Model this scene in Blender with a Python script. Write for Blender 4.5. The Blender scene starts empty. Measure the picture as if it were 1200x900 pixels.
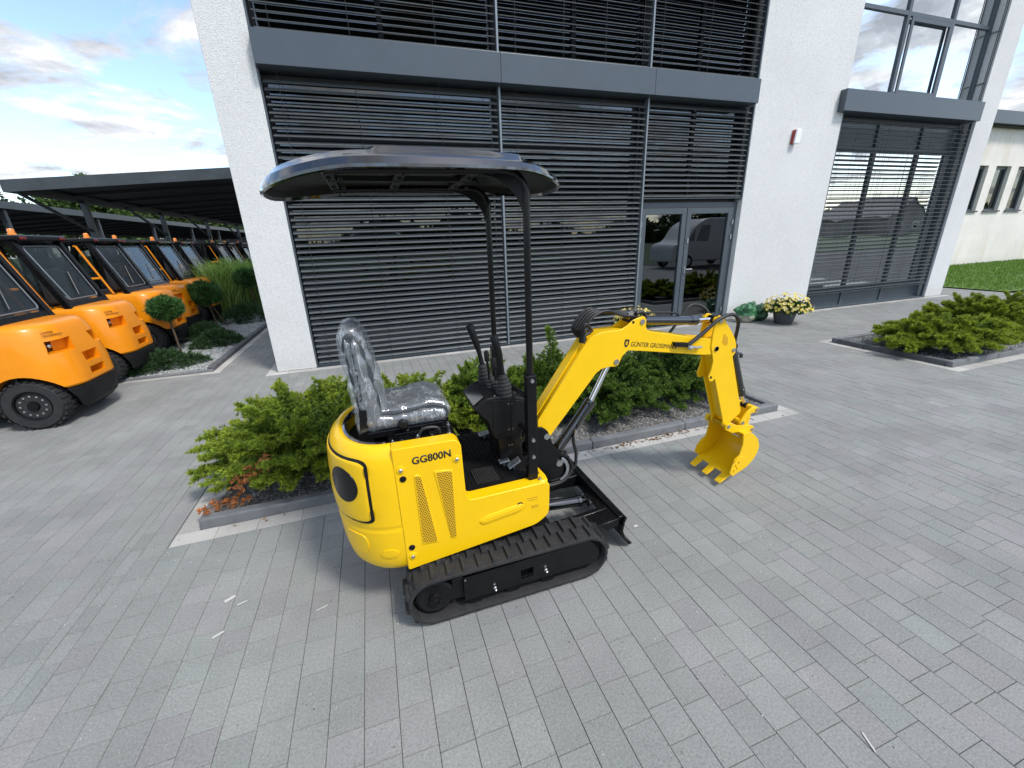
import bpy, bmesh, math, random
import numpy as np
from mathutils import Vector, Matrix, noise as mnoise

R_ = random.Random(7)
C = bpy.context.scene.collection
SC = bpy.context.scene
PI = math.pi

# ------------------------------------------------------------------ camera
cd = bpy.data.cameras.new("camera"); cam = bpy.data.objects.new("camera", cd); C.objects.link(cam)
cd.sensor_width = 36.0; cd.lens = 479.4186 / 1200 * 36.0
cd.clip_start = 0.05; cd.clip_end = 3000
_vx = np.array([1565.0, -228.0, 479.4186]); _vx /= np.linalg.norm(_vx)
_vd = np.array([50.6, 1355.4, 479.4186]); _vd /= np.linalg.norm(_vd)
_vz = -_vd; _vy = np.cross(_vz, _vx)
_R = np.stack([_vx, _vy, _vz])
cam.matrix_world = Matrix(((_R[0, 0], -_R[0, 1], -_R[0, 2], 0), (_R[1, 0], -_R[1, 1], -_R[1, 2], 0),
                           (_R[2, 0], -_R[2, 1], -_R[2, 2], 1.7), (0, 0, 0, 1)))
SC.camera = cam
CAMP = Vector((0, 0, 1.7))

# ------------------------------------------------------------------ light
SUN_EL, SUN_AZ = 54.0, 146.0        # degrees; azimuth clockwise from +y
w = bpy.data.worlds.new("World"); SC.world = w; w.use_nodes = True
nt = w.node_tree; nt.nodes.clear()
def N(t, **k):
    n = nt.nodes.new(t)
    for a, b in k.items(): setattr(n, a, b)
    return n
def L(a, b): nt.links.new(a, b)
def math_node(op, a, b=None):
    n = N('ShaderNodeMath', operation=op)
    for i, v in enumerate((a, b)):
        if v is None: continue
        if isinstance(v, (int, float)): n.inputs[i].default_value = v
        else: L(v, n.inputs[i])
    return n.outputs[0]
def ramp_node(fac, stops):
    n = N('ShaderNodeValToRGB'); e = n.color_ramp.elements
    while len(e) < len(stops): e.new(0.5)
    for el, (p, c) in zip(e, stops): el.position = p; el.color = (*c, 1)
    L(fac, n.inputs[0]); return n.outputs[0]
sky = N('ShaderNodeTexSky'); sky.sky_type = 'NISHITA'; sky.sun_disc = False
sky.sun_elevation = math.radians(SUN_EL); sky.sun_rotation = math.radians(SUN_AZ)
sky.dust_density = 1.0; sky.ozone_density = 1.2
tc = N('ShaderNodeTexCoord'); sep = N('ShaderNodeSeparateXYZ'); L(tc.outputs['Generated'], sep.inputs[0])
zz = math_node('ADD', math_node('MAXIMUM', sep.outputs[2], 0.0), 0.16)
inv = math_node('DIVIDE', 1.0, zz)
vm = N('ShaderNodeVectorMath', operation='SCALE'); L(tc.outputs['Generated'], vm.inputs[0]); L(inv, vm.inputs['Scale'])
off = N('ShaderNodeVectorMath', operation='ADD'); L(vm.outputs[0], off.inputs[0]); off.inputs[1].default_value = (3.1, 1.7, 0.4)
n1 = N('ShaderNodeTexNoise'); n1.inputs['Scale'].default_value = 2.1; n1.inputs['Detail'].default_value = 9; n1.inputs['Roughness'].default_value = 0.58
n1.inputs['Distortion'].default_value = 0.35
L(off.outputs[0], n1.inputs['Vector'])
n2 = N('ShaderNodeTexNoise'); n2.inputs['Scale'].default_value = 3.0; n2.inputs['Detail'].default_value = 9; n2.inputs['Roughness'].default_value = 0.62; n2.inputs['Distortion'].default_value = .2
L(off.outputs[0], n2.inputs['Vector'])
mask = ramp_node(n1.outputs['Fac'], [(0.455, (0, 0, 0)), (0.565, (1, 1, 1))])
shade = ramp_node(n2.outputs['Fac'], [(0.36, (.46, .49, .55)), (0.49, (.70, .73, .79)), (0.60, (1.05, 1.05, 1.05))])
CLOUD = 6.0
cl = N('ShaderNodeVectorMath', operation='SCALE'); L(shade, cl.inputs[0]); cl.inputs['Scale'].default_value = CLOUD
blue = N('ShaderNodeVectorMath', operation='SCALE'); L(sky.outputs[0], blue.inputs[0]); blue.inputs['Scale'].default_value = 1.5
mx = N('ShaderNodeMix', data_type='RGBA'); L(mask, mx.inputs['Factor']); L(blue.outputs[0], mx.inputs['A']); L(cl.outputs[0], mx.inputs['B'])
bg = N('ShaderNodeBackground'); bg.inputs['Strength'].default_value = 0.1
L(mx.outputs['Result'], bg.inputs['Color'])
out = N('ShaderNodeOutputWorld'); L(bg.outputs[0], out.inputs[0])

sd = bpy.data.lights.new("sun", 'SUN'); sun = bpy.data.objects.new("sun", sd); C.objects.link(sun)
sd.energy = 1.5; sd.angle = math.radians(10); sd.color = (1.0, 0.96, 0.90)
_a, _e = math.radians(SUN_AZ), math.radians(SUN_EL)
_sv = Vector((math.sin(_a) * math.cos(_e), math.cos(_a) * math.cos(_e), math.sin(_e)))
sun.rotation_euler = _sv.to_track_quat('Z', 'Y').to_euler(); sun.location = (20, -20, 30)

SC.view_settings.view_transform = 'Standard'; SC.view_settings.look = 'None'
SC.view_settings.gamma = 1.0; SC.view_settings.exposure = 1.02
SC.cycles.max_bounces = 6; SC.cycles.transparent_max_bounces = 12

# ------------------------------------------------------------------ materials
M = {}
def newmat(name):
    m = bpy.data.materials.new(name); m.use_nodes = True
    return m, m.node_tree, m.node_tree.nodes['Principled BSDF']
def mat(name, col, rough=0.5, metal=0.0, coat=0.0, var=0.0, vscale=8.0, bump=0.0, bscale=60.0, spec=None, rvar=0.0, obj=True):
    m, t, b = newmat(name)
    b.inputs['Base Color'].default_value = (*col, 1); b.inputs['Roughness'].default_value = rough
    b.inputs['Metallic'].default_value = metal; b.inputs['Coat Weight'].default_value = coat
    b.inputs['Coat Roughness'].default_value = 0.08
    if spec is not None: b.inputs['Specular IOR Level'].default_value = spec
    if var or bump or rvar:
        g = t.nodes.new('ShaderNodeNewGeometry')
        if var or rvar:
            n = t.nodes.new('ShaderNodeTexNoise'); n.inputs['Scale'].default_value = vscale; n.inputs['Detail'].default_value = 6
            n.inputs['Roughness'].default_value = 0.65
            t.links.new(g.outputs['Position'], n.inputs['Vector'])
        if var:
            r = t.nodes.new('ShaderNodeValToRGB')
            r.color_ramp.elements[0].position = 0.3; r.color_ramp.elements[1].position = 0.7
            r.color_ramp.elements[0].color = (*[c * (1 - var) for c in col], 1)
            r.color_ramp.elements[1].color = (*[min(1, c * (1 + var)) for c in col], 1)
            t.links.new(n.outputs['Fac'], r.inputs[0]); t.links.new(r.outputs[0], b.inputs['Base Color'])
        if rvar:
            mr = t.nodes.new('ShaderNodeMapRange'); mr.inputs['From Min'].default_value = .3; mr.inputs['From Max'].default_value = .7
            mr.inputs['To Min'].default_value = max(0, rough - rvar); mr.inputs['To Max'].default_value = min(1, rough + rvar)
            t.links.new(n.outputs['Fac'], mr.inputs['Value']); t.links.new(mr.outputs[0], b.inputs['Roughness'])
        if bump:
            n2 = t.nodes.new('ShaderNodeTexNoise'); n2.inputs['Scale'].default_value = bscale; n2.inputs['Detail'].default_value = 4
            t.links.new(g.outputs['Position'], n2.inputs['Vector'])
            bp = t.nodes.new('ShaderNodeBump'); bp.inputs['Strength'].default_value = bump; bp.inputs['Distance'].default_value = 0.02
            t.links.new(n2.outputs['Fac'], bp.inputs['Height']); t.links.new(bp.outputs[0], b.inputs['Normal'])
    M[name] = m; return m
def tonemat(name, rough=0.8, grain=0.25, gscale=220.0, bump=0.3, trans=0.0, blotch=0.0, spec=0.3):
    """colour from the mesh's own 'tone' attribute, plus grain"""
    m, t, b = newmat(name)
    a = t.nodes.new('ShaderNodeAttribute'); a.attribute_name = 'tone'
    g = t.nodes.new('ShaderNodeNewGeometry')
    n = t.nodes.new('ShaderNodeTexNoise'); n.inputs['Scale'].default_value = gscale; n.inputs['Detail'].default_value = 5; n.inputs['Roughness'].default_value = .7
    t.links.new(g.outputs['Position'], n.inputs['Vector'])
    mr = t.nodes.new('ShaderNodeMapRange'); mr.inputs['From Min'].default_value = .25; mr.inputs['From Max'].default_value = .75
    mr.inputs['To Min'].default_value = 1 - grain; mr.inputs['To Max'].default_value = 1 + grain
    t.links.new(n.outputs['Fac'], mr.inputs['Value'])
    sc = t.nodes.new('ShaderNodeVectorMath'); sc.operation = 'SCALE'
    t.links.new(a.outputs['Color'], sc.inputs[0]); t.links.new(mr.outputs[0], sc.inputs['Scale'])
    res = sc.outputs[0]
    if blotch:
        nb = t.nodes.new('ShaderNodeTexNoise'); nb.inputs['Scale'].default_value = 1.7; nb.inputs['Detail'].default_value = 6; nb.inputs['Roughness'].default_value = .6
        t.links.new(g.outputs['Position'], nb.inputs['Vector'])
        m2 = t.nodes.new('ShaderNodeMapRange'); m2.inputs['From Min'].default_value = .3; m2.inputs['From Max'].default_value = .7
        m2.inputs['To Min'].default_value = 1 - blotch; m2.inputs['To Max'].default_value = 1 + blotch
        t.links.new(nb.outputs['Fac'], m2.inputs['Value'])
        s2 = t.nodes.new('ShaderNodeVectorMath'); s2.operation = 'SCALE'
        t.links.new(res, s2.inputs[0]); t.links.new(m2.outputs[0], s2.inputs['Scale']); res = s2.outputs[0]
        # pale lime and dust specks
        ns = t.nodes.new('ShaderNodeTexVoronoi'); ns.inputs['Scale'].default_value = 34
        t.links.new(g.outputs['Position'], ns.inputs['Vector'])
        r = t.nodes.new('ShaderNodeValToRGB'); r.color_ramp.elements[0].position = .05; r.color_ramp.elements[0].color = (1, 1, 1, 1)
        r.color_ramp.elements[1].position = .09; r.color_ramp.elements[1].color = (0, 0, 0, 1)
        t.links.new(ns.outputs['Distance'], r.inputs[0])
        nn = t.nodes.new('ShaderNodeTexNoise'); nn.inputs['Scale'].default_value = 5; t.links.new(g.outputs['Position'], nn.inputs['Vector'])
        th = t.nodes.new('ShaderNodeMapRange'); th.inputs['From Min'].default_value = .48; th.inputs['From Max'].default_value = .66; th.inputs['To Max'].default_value = .55
        t.links.new(nn.outputs['Fac'], th.inputs['Value'])
        mm = t.nodes.new('ShaderNodeMath'); mm.operation = 'MULTIPLY'; t.links.new(r.outputs[0], mm.inputs[0]); t.links.new(th.outputs[0], mm.inputs[1])
        mix = t.nodes.new('ShaderNodeMix'); mix.data_type = 'RGBA'; t.links.new(mm.outputs[0], mix.inputs['Factor']); t.links.new(res, mix.inputs['A'])
        mix.inputs['B'].default_value = (.55, .56, .55, 1); res = mix.outputs['Result']
    t.links.new(res, b.inputs['Base Color'])
    b.inputs['Roughness'].default_value = rough; b.inputs['Specular IOR Level'].default_value = spec
    if trans:
        # thin leaves let some light through
        tr = t.nodes.new('ShaderNodeBsdfTranslucent'); t.links.new(res, tr.inputs['Color'])
        ms = t.nodes.new('ShaderNodeMixShader'); ms.inputs[0].default_value = trans
        o = t.nodes['Material Output']; t.links.new(b.outputs[0], ms.inputs[1]); t.links.new(tr.outputs[0], ms.inputs[2]); t.links.new(ms.outputs[0], o.inputs[0])
    if bump:
        bp = t.nodes.new('ShaderNodeBump'); bp.inputs['Strength'].default_value = bump; bp.inputs['Distance'].default_value = .004
        t.links.new(n.outputs['Fac'], bp.inputs['Height']); t.links.new(bp.outputs[0], b.inputs['Normal'])
    M[name] = m; return m
tonemat('paver', rough=.84, grain=.34, gscale=120, bump=.6, blotch=.13)
tonemat('gravel', rough=.9, grain=.15, gscale=150, bump=.2)
tonemat('leaf', rough=.55, grain=.12, gscale=40, bump=0, trans=.3, spec=.35)
tonemat('petal', rough=.6, grain=.1, gscale=80, bump=0, trans=.2)
mat('joint_sand', (.085, .085, .083), .95, var=.3, vscale=30)
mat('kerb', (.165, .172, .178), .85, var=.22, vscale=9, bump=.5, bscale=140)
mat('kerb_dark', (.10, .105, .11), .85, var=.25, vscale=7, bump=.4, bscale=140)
mat('soil', (.11, .105, .095), .95, var=.4, vscale=25, bump=.7, bscale=50)
mat('asphalt', (.055, .055, .054), .95, var=.2, vscale=2)
mat('field', (.035, .06, .02), .95, var=.3, vscale=1.5)
mat('anthracite', (.060, .078, .094), .33, metal=.0, var=.06, vscale=3, spec=.5)
mat('frame_grey', (.066, .082, .096), .4, var=.05, vscale=4)
mat('slat', (.092, .104, .108), .42, metal=.2, var=.08, vscale=2.5)
mat('rail_grey', (.20, .23, .25), .4, metal=.3)
mat('steel_black', (.018, .02, .023), .45, var=.2, vscale=6)
mat('canopy_steel', (.045, .055, .062), .42, var=.25, vscale=2.5)
mat('roof_under', (.014, .015, .016), .7)
mat('interior', (.16, .16, .155), .8)
mat('interior_dark', (.05, .05, .052), .8)
mat('yellow', (.85, .515, .003), .34, coat=.2, var=.03, vscale=9, rvar=.06, spec=.3)
mat('yellow_shaded', (.62, .33, .006), .5, var=.15, vscale=14)  # darker copy of the machine yellow, shade put into the colour
mat('orange', (.80, .262, .003), .34, coat=.25, var=.05, vscale=5, spec=.35, rvar=.05)
mat('gloss_black', (.004, .0042, .005), .07, coat=1.0, spec=.75, var=.3, vscale=5, rvar=.035)
mat('black_paint', (.0045, .0046, .005), .27, coat=.06, var=.3, vscale=8, rvar=.07, spec=.28)
mat('black_matte', (.0075, .0075, .0078), .52, var=.3, vscale=14, bump=.15, bscale=160, spec=.24)
mat('rubber', (.019, .019, .0195), .78, var=.35, vscale=18, bump=.25, bscale=120)
mat('vinyl', (.035, .042, .048), .5, bump=.15, bscale=200)
mat('chrome', (.75, .76, .77), .12, metal=1)
mat('bolt', (.55, .55, .54), .3, metal=1)
mat('alu', (.42, .44, .45), .42, metal=.9, var=.15, vscale=40)
mat('white_plastic', (.78, .79, .78), .4)
mat('white_paint', (.5, .5, .5), .3, coat=.3)
mat('red_lens', (.30, .03, .025), .35)
mat('dim_red', (.16, .015, .012), .3)
mat('amber_lens', (.9, .25, .02), .2, coat=.5)
mat('lettering', (.012, .012, .012), .5)
mat('fade_print', (.45, .25, .01), .5)
mat('bark', (.10, .07, .045), .9, var=.4, vscale=30, bump=.6, bscale=50)
mat('roof_tile', (.085, .08, .08), .8, var=.2, vscale=3)
mat('brick_house', (.20, .18, .16), .85, var=.1, vscale=2)
mat('seat_grey', (.10, .10, .10), .7)
mat('pot_grey', (.07, .073, .08), .6, var=.15, vscale=20)
mat('bag_green', (.035, .15, .06), .42, coat=.1, var=.4, vscale=9, bump=.9, bscale=26)
mat('bag_clear', (.34, .33, .25), .3, coat=.3, var=.5, vscale=22, bump=.9, bscale=30)
mat('bag_dark', (.02, .085, .035), .35, coat=.2, var=.5, vscale=12, bump=.9, bscale=26)
mat('paper', (.5, .5, .46), .8)
mat('hose', (.012, .012, .012), .5)
mat('dead_leaf', (.36, .13, .05), .8, var=.4, vscale=30)

# stucco
def stucco(name, col, stain=0.0):
    m, t, b = newmat(name)
    g = t.nodes.new('ShaderNodeNewGeometry')
    n = t.nodes.new('ShaderNodeTexNoise'); n.inputs['Scale'].default_value = 55; n.inputs['Detail'].default_value = 3; n.inputs['Roughness'].default_value = .6
    v = t.nodes.new('ShaderNodeTexVoronoi'); v.inputs['Scale'].default_value = 95
    big = t.nodes.new('ShaderNodeTexNoise'); big.inputs['Scale'].default_value = .8; big.inputs['Detail'].default_value = 7
    for q in (n, v, big): t.links.new(g.outputs['Position'], q.inputs['Vector'])
    r = t.nodes.new('ShaderNodeValToRGB'); r.color_ramp.elements[0].position = .28; r.color_ramp.elements[1].position = .62
    r.color_ramp.elements[0].color = (*[c * .84 for c in col], 1); r.color_ramp.elements[1].color = (*col, 1)
    t.links.new(n.outputs['Fac'], r.inputs[0])
    mr = t.nodes.new('ShaderNodeMapRange'); mr.inputs['From Min'].default_value = .3; mr.inputs['From Max'].default_value = .7
    mr.inputs['To Min'].default_value = .93 - stain; mr.inputs['To Max'].default_value = 1.02
    t.links.new(big.outputs['Fac'], mr.inputs['Value'])
    s = t.nodes.new('ShaderNodeVectorMath'); s.operation = 'SCALE'; t.links.new(r.outputs[0], s.inputs[0]); t.links.new(mr.outputs[0], s.inputs['Scale'])
    res = s.outputs[0]
    if stain:
        # rain and damp stains rising and running on old plaster
        mp = t.nodes.new('ShaderNodeMapping'); mp.inputs['Scale'].default_value = (1.6, 1.6, .35); t.links.new(g.outputs['Position'], mp.inputs['Vector'])
        st = t.nodes.new('ShaderNodeTexNoise'); st.inputs['Scale'].default_value = 1.2; st.inputs['Detail'].default_value = 8; st.inputs['Roughness'].default_value = .7
        t.links.new(mp.outputs[0], st.inputs['Vector'])
        rr = t.nodes.new('ShaderNodeValToRGB'); rr.color_ramp.elements[0].position = .5; rr.color_ramp.elements[1].position = .72
        rr.color_ramp.elements[1].color = (.6, .6, .6, 1); t.links.new(st.outputs['Fac'], rr.inputs[0])
        mix = t.nodes.new('ShaderNodeMix'); mix.data_type = 'RGBA'; t.links.new(rr.outputs[0], mix.inputs['Factor']); t.links.new(res, mix.inputs['A'])
        mix.inputs['B'].default_value = (.62, .55, .40, 1); res = mix.outputs['Result']
    # splash dirt along the foot of the wall
    sx = t.nodes.new('ShaderNodeSeparateXYZ'); t.links.new(g.outputs['Position'], sx.inputs[0])
    dz = t.nodes.new('ShaderNodeMapRange'); dz.inputs['From Min'].default_value = .0; dz.inputs['From Max'].default_value = .35; dz.inputs['To Min'].default_value = .55; dz.inputs['To Max'].default_value = 0
    t.links.new(sx.outputs[2], dz.inputs['Value'])
    dn = t.nodes.new('ShaderNodeTexNoise'); dn.inputs['Scale'].default_value = 6; dn.inputs['Detail'].default_value = 8; t.links.new(g.outputs['Position'], dn.inputs['Vector'])
    dm = t.nodes.new('ShaderNodeMath'); dm.operation = 'MULTIPLY'; t.links.new(dz.outputs[0], dm.inputs[0]); t.links.new(dn.outputs['Fac'], dm.inputs[1])
    dx = t.nodes.new('ShaderNodeMix'); dx.data_type = 'RGBA'; t.links.new(dm.outputs[0], dx.inputs['Factor']); t.links.new(res, dx.inputs['A']); dx.inputs['B'].default_value = (.36, .345, .31, 1); res = dx.outputs['Result']
    t.links.new(res, b.inputs['Base Color']); b.inputs['Roughness'].default_value = .92; b.inputs['Specular IOR Level'].default_value = .2
    ad = t.nodes.new('ShaderNodeMath'); ad.operation = 'ADD'; t.links.new(n.outputs['Fac'], ad.inputs[0]); t.links.new(v.outputs['Distance'], ad.inputs[1])
    bp = t.nodes.new('ShaderNodeBump'); bp.inputs['Strength'].default_value = .55; bp.inputs['Distance'].default_value = .006
    t.links.new(ad.outputs[0], bp.inputs['Height']); t.links.new(bp.outputs[0], b.inputs['Normal'])
    M[name] = m
stucco('stucco', (.70, .705, .685)); stucco('old_plaster', (.86, .82, .76), stain=.05)

def glassmat(name, refl, tint, rough=0.0, wav=0.02, top=1.0):
    m, t, b = newmat(name); t.nodes.remove(b)
    o = t.nodes['Material Output']
    tr = t.nodes.new('ShaderNodeBsdfTransparent'); tr.inputs[0].default_value = (*tint, 1)
    gl = t.nodes.new('ShaderNodeBsdfGlossy'); gl.inputs['Roughness'].default_value = rough; gl.inputs['Color'].default_value = (.93, .97, 1, 1)
    fr = t.nodes.new('ShaderNodeLayerWeight'); fr.inputs['Blend'].default_value = .35
    mr = t.nodes.new('ShaderNodeMapRange'); mr.inputs['To Min'].default_value = refl; mr.inputs['To Max'].default_value = top
    t.links.new(fr.outputs['Fresnel'], mr.inputs['Value'])
    ms = t.nodes.new('ShaderNodeMixShader'); t.links.new(mr.outputs[0], ms.inputs[0]); t.links.new(tr.outputs[0], ms.inputs[1]); t.links.new(gl.outputs[0], ms.inputs[2])
    if wav:
        g = t.nodes.new('ShaderNodeNewGeometry'); n = t.nodes.new('ShaderNodeTexNoise'); n.inputs['Scale'].default_value = .9; t.links.new(g.outputs['Position'], n.inputs['Vector'])
        bp = t.nodes.new('ShaderNodeBump'); bp.inputs['Strength'].default_value = wav; bp.inputs['Distance'].default_value = .1
        t.links.new(n.outputs['Fac'], bp.inputs['Height']); t.links.new(bp.outputs[0], gl.inputs['Normal'])
    t.links.new(ms.outputs[0], o.inputs[0]); M[name] = m
glassmat('glass_coated', .76, (.20, .26, .28), wav=.04)
glassmat('glass_dark', .05, (.08, .10, .10), wav=.03)
glassmat('glass_door', .10, (.22, .28, .28), wav=.015)
glassmat('glass_cab', .02, (.62, .65, .66), wav=.15, top=.35)

# clear plastic film over the seat: clear sheet, glossy and milky along the folds
m, t, b = newmat('film'); o = t.nodes['Material Output']
g = t.nodes.new('ShaderNodeNewGeometry')
mp = t.nodes.new('ShaderNodeMapping'); mp.inputs['Scale'].default_value = (1.7, 1.1, .32); mp.inputs['Rotation'].default_value = (.35, .5, .2); t.links.new(g.outputs['Position'], mp.inputs['Vector'])
wv = t.nodes.new('ShaderNodeTexNoise'); wv.inputs['Scale'].default_value = 8; wv.inputs['Detail'].default_value = 4; wv.inputs['Roughness'].default_value = .6; wv.inputs['Distortion'].default_value = .6
t.links.new(mp.outputs[0], wv.inputs['Vector'])
ab = t.nodes.new('ShaderNodeMath'); ab.operation = 'SUBTRACT'; t.links.new(wv.outputs['Fac'], ab.inputs[0]); ab.inputs[1].default_value = .5
ab2 = t.nodes.new('ShaderNodeMath'); ab2.operation = 'ABSOLUTE'; t.links.new(ab.outputs[0], ab2.inputs[0])
rr = t.nodes.new('ShaderNodeValToRGB'); rr.color_ramp.elements[0].position = .0; rr.color_ramp.elements[0].color = (1, 1, 1, 1)
rr.color_ramp.elements[1].position = .022; rr.color_ramp.elements[1].color = (0, 0, 0, 1); t.links.new(ab2.outputs[0], rr.inputs[0])
bp = t.nodes.new('ShaderNodeBump'); bp.inputs['Strength'].default_value = .4; bp.inputs['Distance'].default_value = .03; t.links.new(wv.outputs['Fac'], bp.inputs['Height'])
b.inputs['Base Color'].default_value = (.75, .79, .83, 1); b.inputs['Roughness'].default_value = .16; b.inputs['Specular IOR Level'].default_value = .8
t.links.new(bp.outputs[0], b.inputs['Normal'])
gl = t.nodes.new('ShaderNodeBsdfGlossy'); gl.inputs['Roughness'].default_value = .13; t.links.new(bp.outputs[0], gl.inputs['Normal'])
tr = t.nodes.new('ShaderNodeBsdfTransparent'); tr.inputs[0].default_value = (.93, .95, .97, 1)
m1 = t.nodes.new('ShaderNodeMixShader'); m1.inputs[0].default_value = .13; t.links.new(tr.outputs[0], m1.inputs[1]); t.links.new(gl.outputs[0], m1.inputs[2])
mf = t.nodes.new('ShaderNodeMath'); mf.operation = 'MULTIPLY_ADD'; t.links.new(rr.outputs[0], mf.inputs[0]); mf.inputs[1].default_value = .26; mf.inputs[2].default_value = .14
m2 = t.nodes.new('ShaderNodeMixShader'); t.links.new(mf.outputs[0], m2.inputs[0]); t.links.new(m1.outputs[0], m2.inputs[1]); t.links.new(b.outputs[0], m2.inputs[2])
t.links.new(m2.outputs[0], o.inputs[0]); M['film'] = m

# perforated vent sheet
m, t, b = newmat('perforated'); g = t.nodes.new('ShaderNodeNewGeometry')
sp = t.nodes.new('ShaderNodeSeparateXYZ'); t.links.new(g.outputs['Position'], sp.inputs[0])
def mth(op, a, bb=None):
    n = t.nodes.new('ShaderNodeMath'); n.operation = op
    for i, v in enumerate((a, bb)):
        if v is None: continue
        if isinstance(v, (int, float)): n.inputs[i].default_value = v
        else: t.links.new(v, n.inputs[i])
    return n.outputs[0]
P_ = 0.0105
row = mth('FLOOR', mth('DIVIDE', sp.outputs[2], P_ * .866))
ux = mth('SUBTRACT', mth('FRACT', mth('ADD', mth('DIVIDE', sp.outputs[0], P_), mth('MULTIPLY', mth('MODULO', row, 2.0), .5))), .5)
uz = mth('SUBTRACT', mth('FRACT', mth('DIVIDE', sp.outputs[2], P_ * .866)), .5)
dist = mth('SQRT', mth('ADD', mth('MULTIPLY', ux, ux), mth('MULTIPLY', uz, uz)))
hole = mth('LESS_THAN', dist, .35)
mxx = t.nodes.new('ShaderNodeMix'); mxx.data_type = 'RGBA'; t.links.new(hole, mxx.inputs['Factor'])
mxx.inputs['A'].default_value = (.74, .42, .004, 1); mxx.inputs['B'].default_value = (.03, .022, .006, 1)
t.links.new(mxx.outputs['Result'], b.inputs['Base Color']); b.inputs['Roughness'].default_value = .4; M['perforated'] = m

# paving seen too far off to tell its stones apart
m, t, b = newmat('far_paving'); g = t.nodes.new('ShaderNodeNewGeometry')
mp = t.nodes.new('ShaderNodeMapping'); mp.inputs['Rotation'].default_value = (0, 0, PI / 2); t.links.new(g.outputs['Position'], mp.inputs['Vector'])
br = t.nodes.new('ShaderNodeTexBrick'); br.inputs['Color1'].default_value = (.15, .158, .163, 1); br.inputs['Color2'].default_value = (.19, .195, .2, 1); br.inputs['Mortar'].default_value = (.16, .16, .155, 1)
br.inputs['Scale'].default_value = 1; br.inputs['Mortar Size'].default_value = .003; br.inputs['Brick Width'].default_value = .2; br.inputs['Row Height'].default_value = .128
t.links.new(mp.outputs[0], br.inputs['Vector']); t.links.new(br.outputs['Color'], b.inputs['Base Color']); b.inputs['Roughness'].default_value = .85; M['far_paving'] = m

# ------------------------------------------------------------------ helpers
class MB:
    """collects shapes (world coordinates) for one mesh object"""
    def __init__(s): s.v = []; s.f = []; s.mi = []
    def add(s, vs, fs):
        o = len(s.v); s.v += [tuple(map(float, q)) for q in vs]; s.f += [tuple(i + o for i in f) for f in fs]; return s
    def box(s, x0, x1, y0, y1, z0, z1):
        return s.add([(x0, y0, z0), (x1, y0, z0), (x1, y1, z0), (x0, y1, z0), (x0, y0, z1), (x1, y0, z1), (x1, y1, z1), (x0, y1, z1)],
                     [(0, 3, 2, 1), (4, 5, 6, 7), (0, 1, 5, 4), (1, 2, 6, 5), (2, 3, 7, 6), (3, 0, 4, 7)])
    def prism(s, poly, a, b, fn=None, axis='y'):
        """poly in (x,z) extruded along y (or in (x,y) along z, or (y,z) along x)"""
        n = len(poly)
        ar = sum(poly[i][0] * poly[(i + 1) % n][1] - poly[(i + 1) % n][0] * poly[i][1] for i in range(n))
        if ar < 0: poly = poly[::-1]
        if fn is None:
            fn = {'y': lambda p, t: (p[0], t, p[1]), 'z': lambda p, t: (p[0], p[1], t), 'x': lambda p, t: (t, p[0], p[1])}[axis]
        vs = [fn(p, a) for p in poly] + [fn(p, b) for p in poly]
        fs = [tuple(range(n)), tuple(range(2 * n - 1, n - 1, -1))]
        for i in range(n):
            j = (i + 1) % n; fs.append((i, i + n, j + n, j))
        if axis in ('z', 'x') : fs = [f[::-1] for f in fs]
        return s.add(vs, fs)
    def tube(s, path, r, seg=10, caps=True, flat=None):
        P = [Vector(p) for p in path]; n = len(P); rs = r if isinstance(r, (list, tuple)) else [r] * n
        T = []
        for i in range(n):
            d = (P[min(i + 1, n - 1)] - P[max(i - 1, 0)]); T.append(d.normalized() if d.length > 1e-9 else Vector((0, 0, 1)))
        u = T[0].orthogonal().normalized(); vs = []
        for i in range(n):
            if i:
                u = (u - T[i] * u.dot(T[i]))
                u = u.normalized() if u.length > 1e-6 else T[i].orthogonal().normalized()
            w_ = T[i].cross(u)
            for k in range(seg):
                a = 2 * PI * k / seg; vs.append(P[i] + (u * math.cos(a) + w_ * math.sin(a)) * rs[i])
        fs = [(i * seg + k, i * seg + (k + 1) % seg, (i + 1) * seg + (k + 1) % seg, (i + 1) * seg + k) for i in range(n - 1) for k in range(seg)]
        if caps: fs += [tuple(range(seg))[::-1], tuple((n - 1) * seg + k for k in range(seg))]
        return s.add(vs, fs)
    def cyl(s, a, b, r, seg=16): return s.tube([a, b], r, seg)
    def lathe(s, prof, c, axis=(0, 0, 1), seg=24):
        """prof: (radius, height) along axis from c"""
        ax = Vector(axis).normalized(); u = ax.orthogonal().normalized(); w_ = ax.cross(u); c = Vector(c)
        vs = []; n = len(prof)
        for (r, h) in prof:
            for k in range(seg):
                a = 2 * PI * k / seg; vs.append(c + ax * h + (u * math.cos(a) + w_ * math.sin(a)) * r)
        fs = [(i * seg + k, i * seg + (k + 1) % seg, (i + 1) * seg + (k + 1) % seg, (i + 1) * seg + k) for i in range(n - 1) for k in range(seg)]
        fs += [tuple(range(seg))[::-1], tuple((n - 1) * seg + k for k in range(seg))]
        return s.add(vs, fs)
    def build(s, name, m, parent=None, smooth=35, bevel=0.0, bseg=2, sub=0):
        me = bpy.data.meshes.new(name)
        o = wloc(parent) if parent else Vector((0, 0, 0))
        me.from_pydata([(v[0] - o[0], v[1] - o[1], v[2] - o[2]) for v in s.v], [], s.f)
        me.materials.append(M[m] if isinstance(m, str) else m)
        return link(name, me, parent, smooth, bevel, bseg, sub)
def wloc(p):
    v = Vector((0, 0, 0))
    while p: v = v + p.location; p = p.parent
    return v
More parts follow.
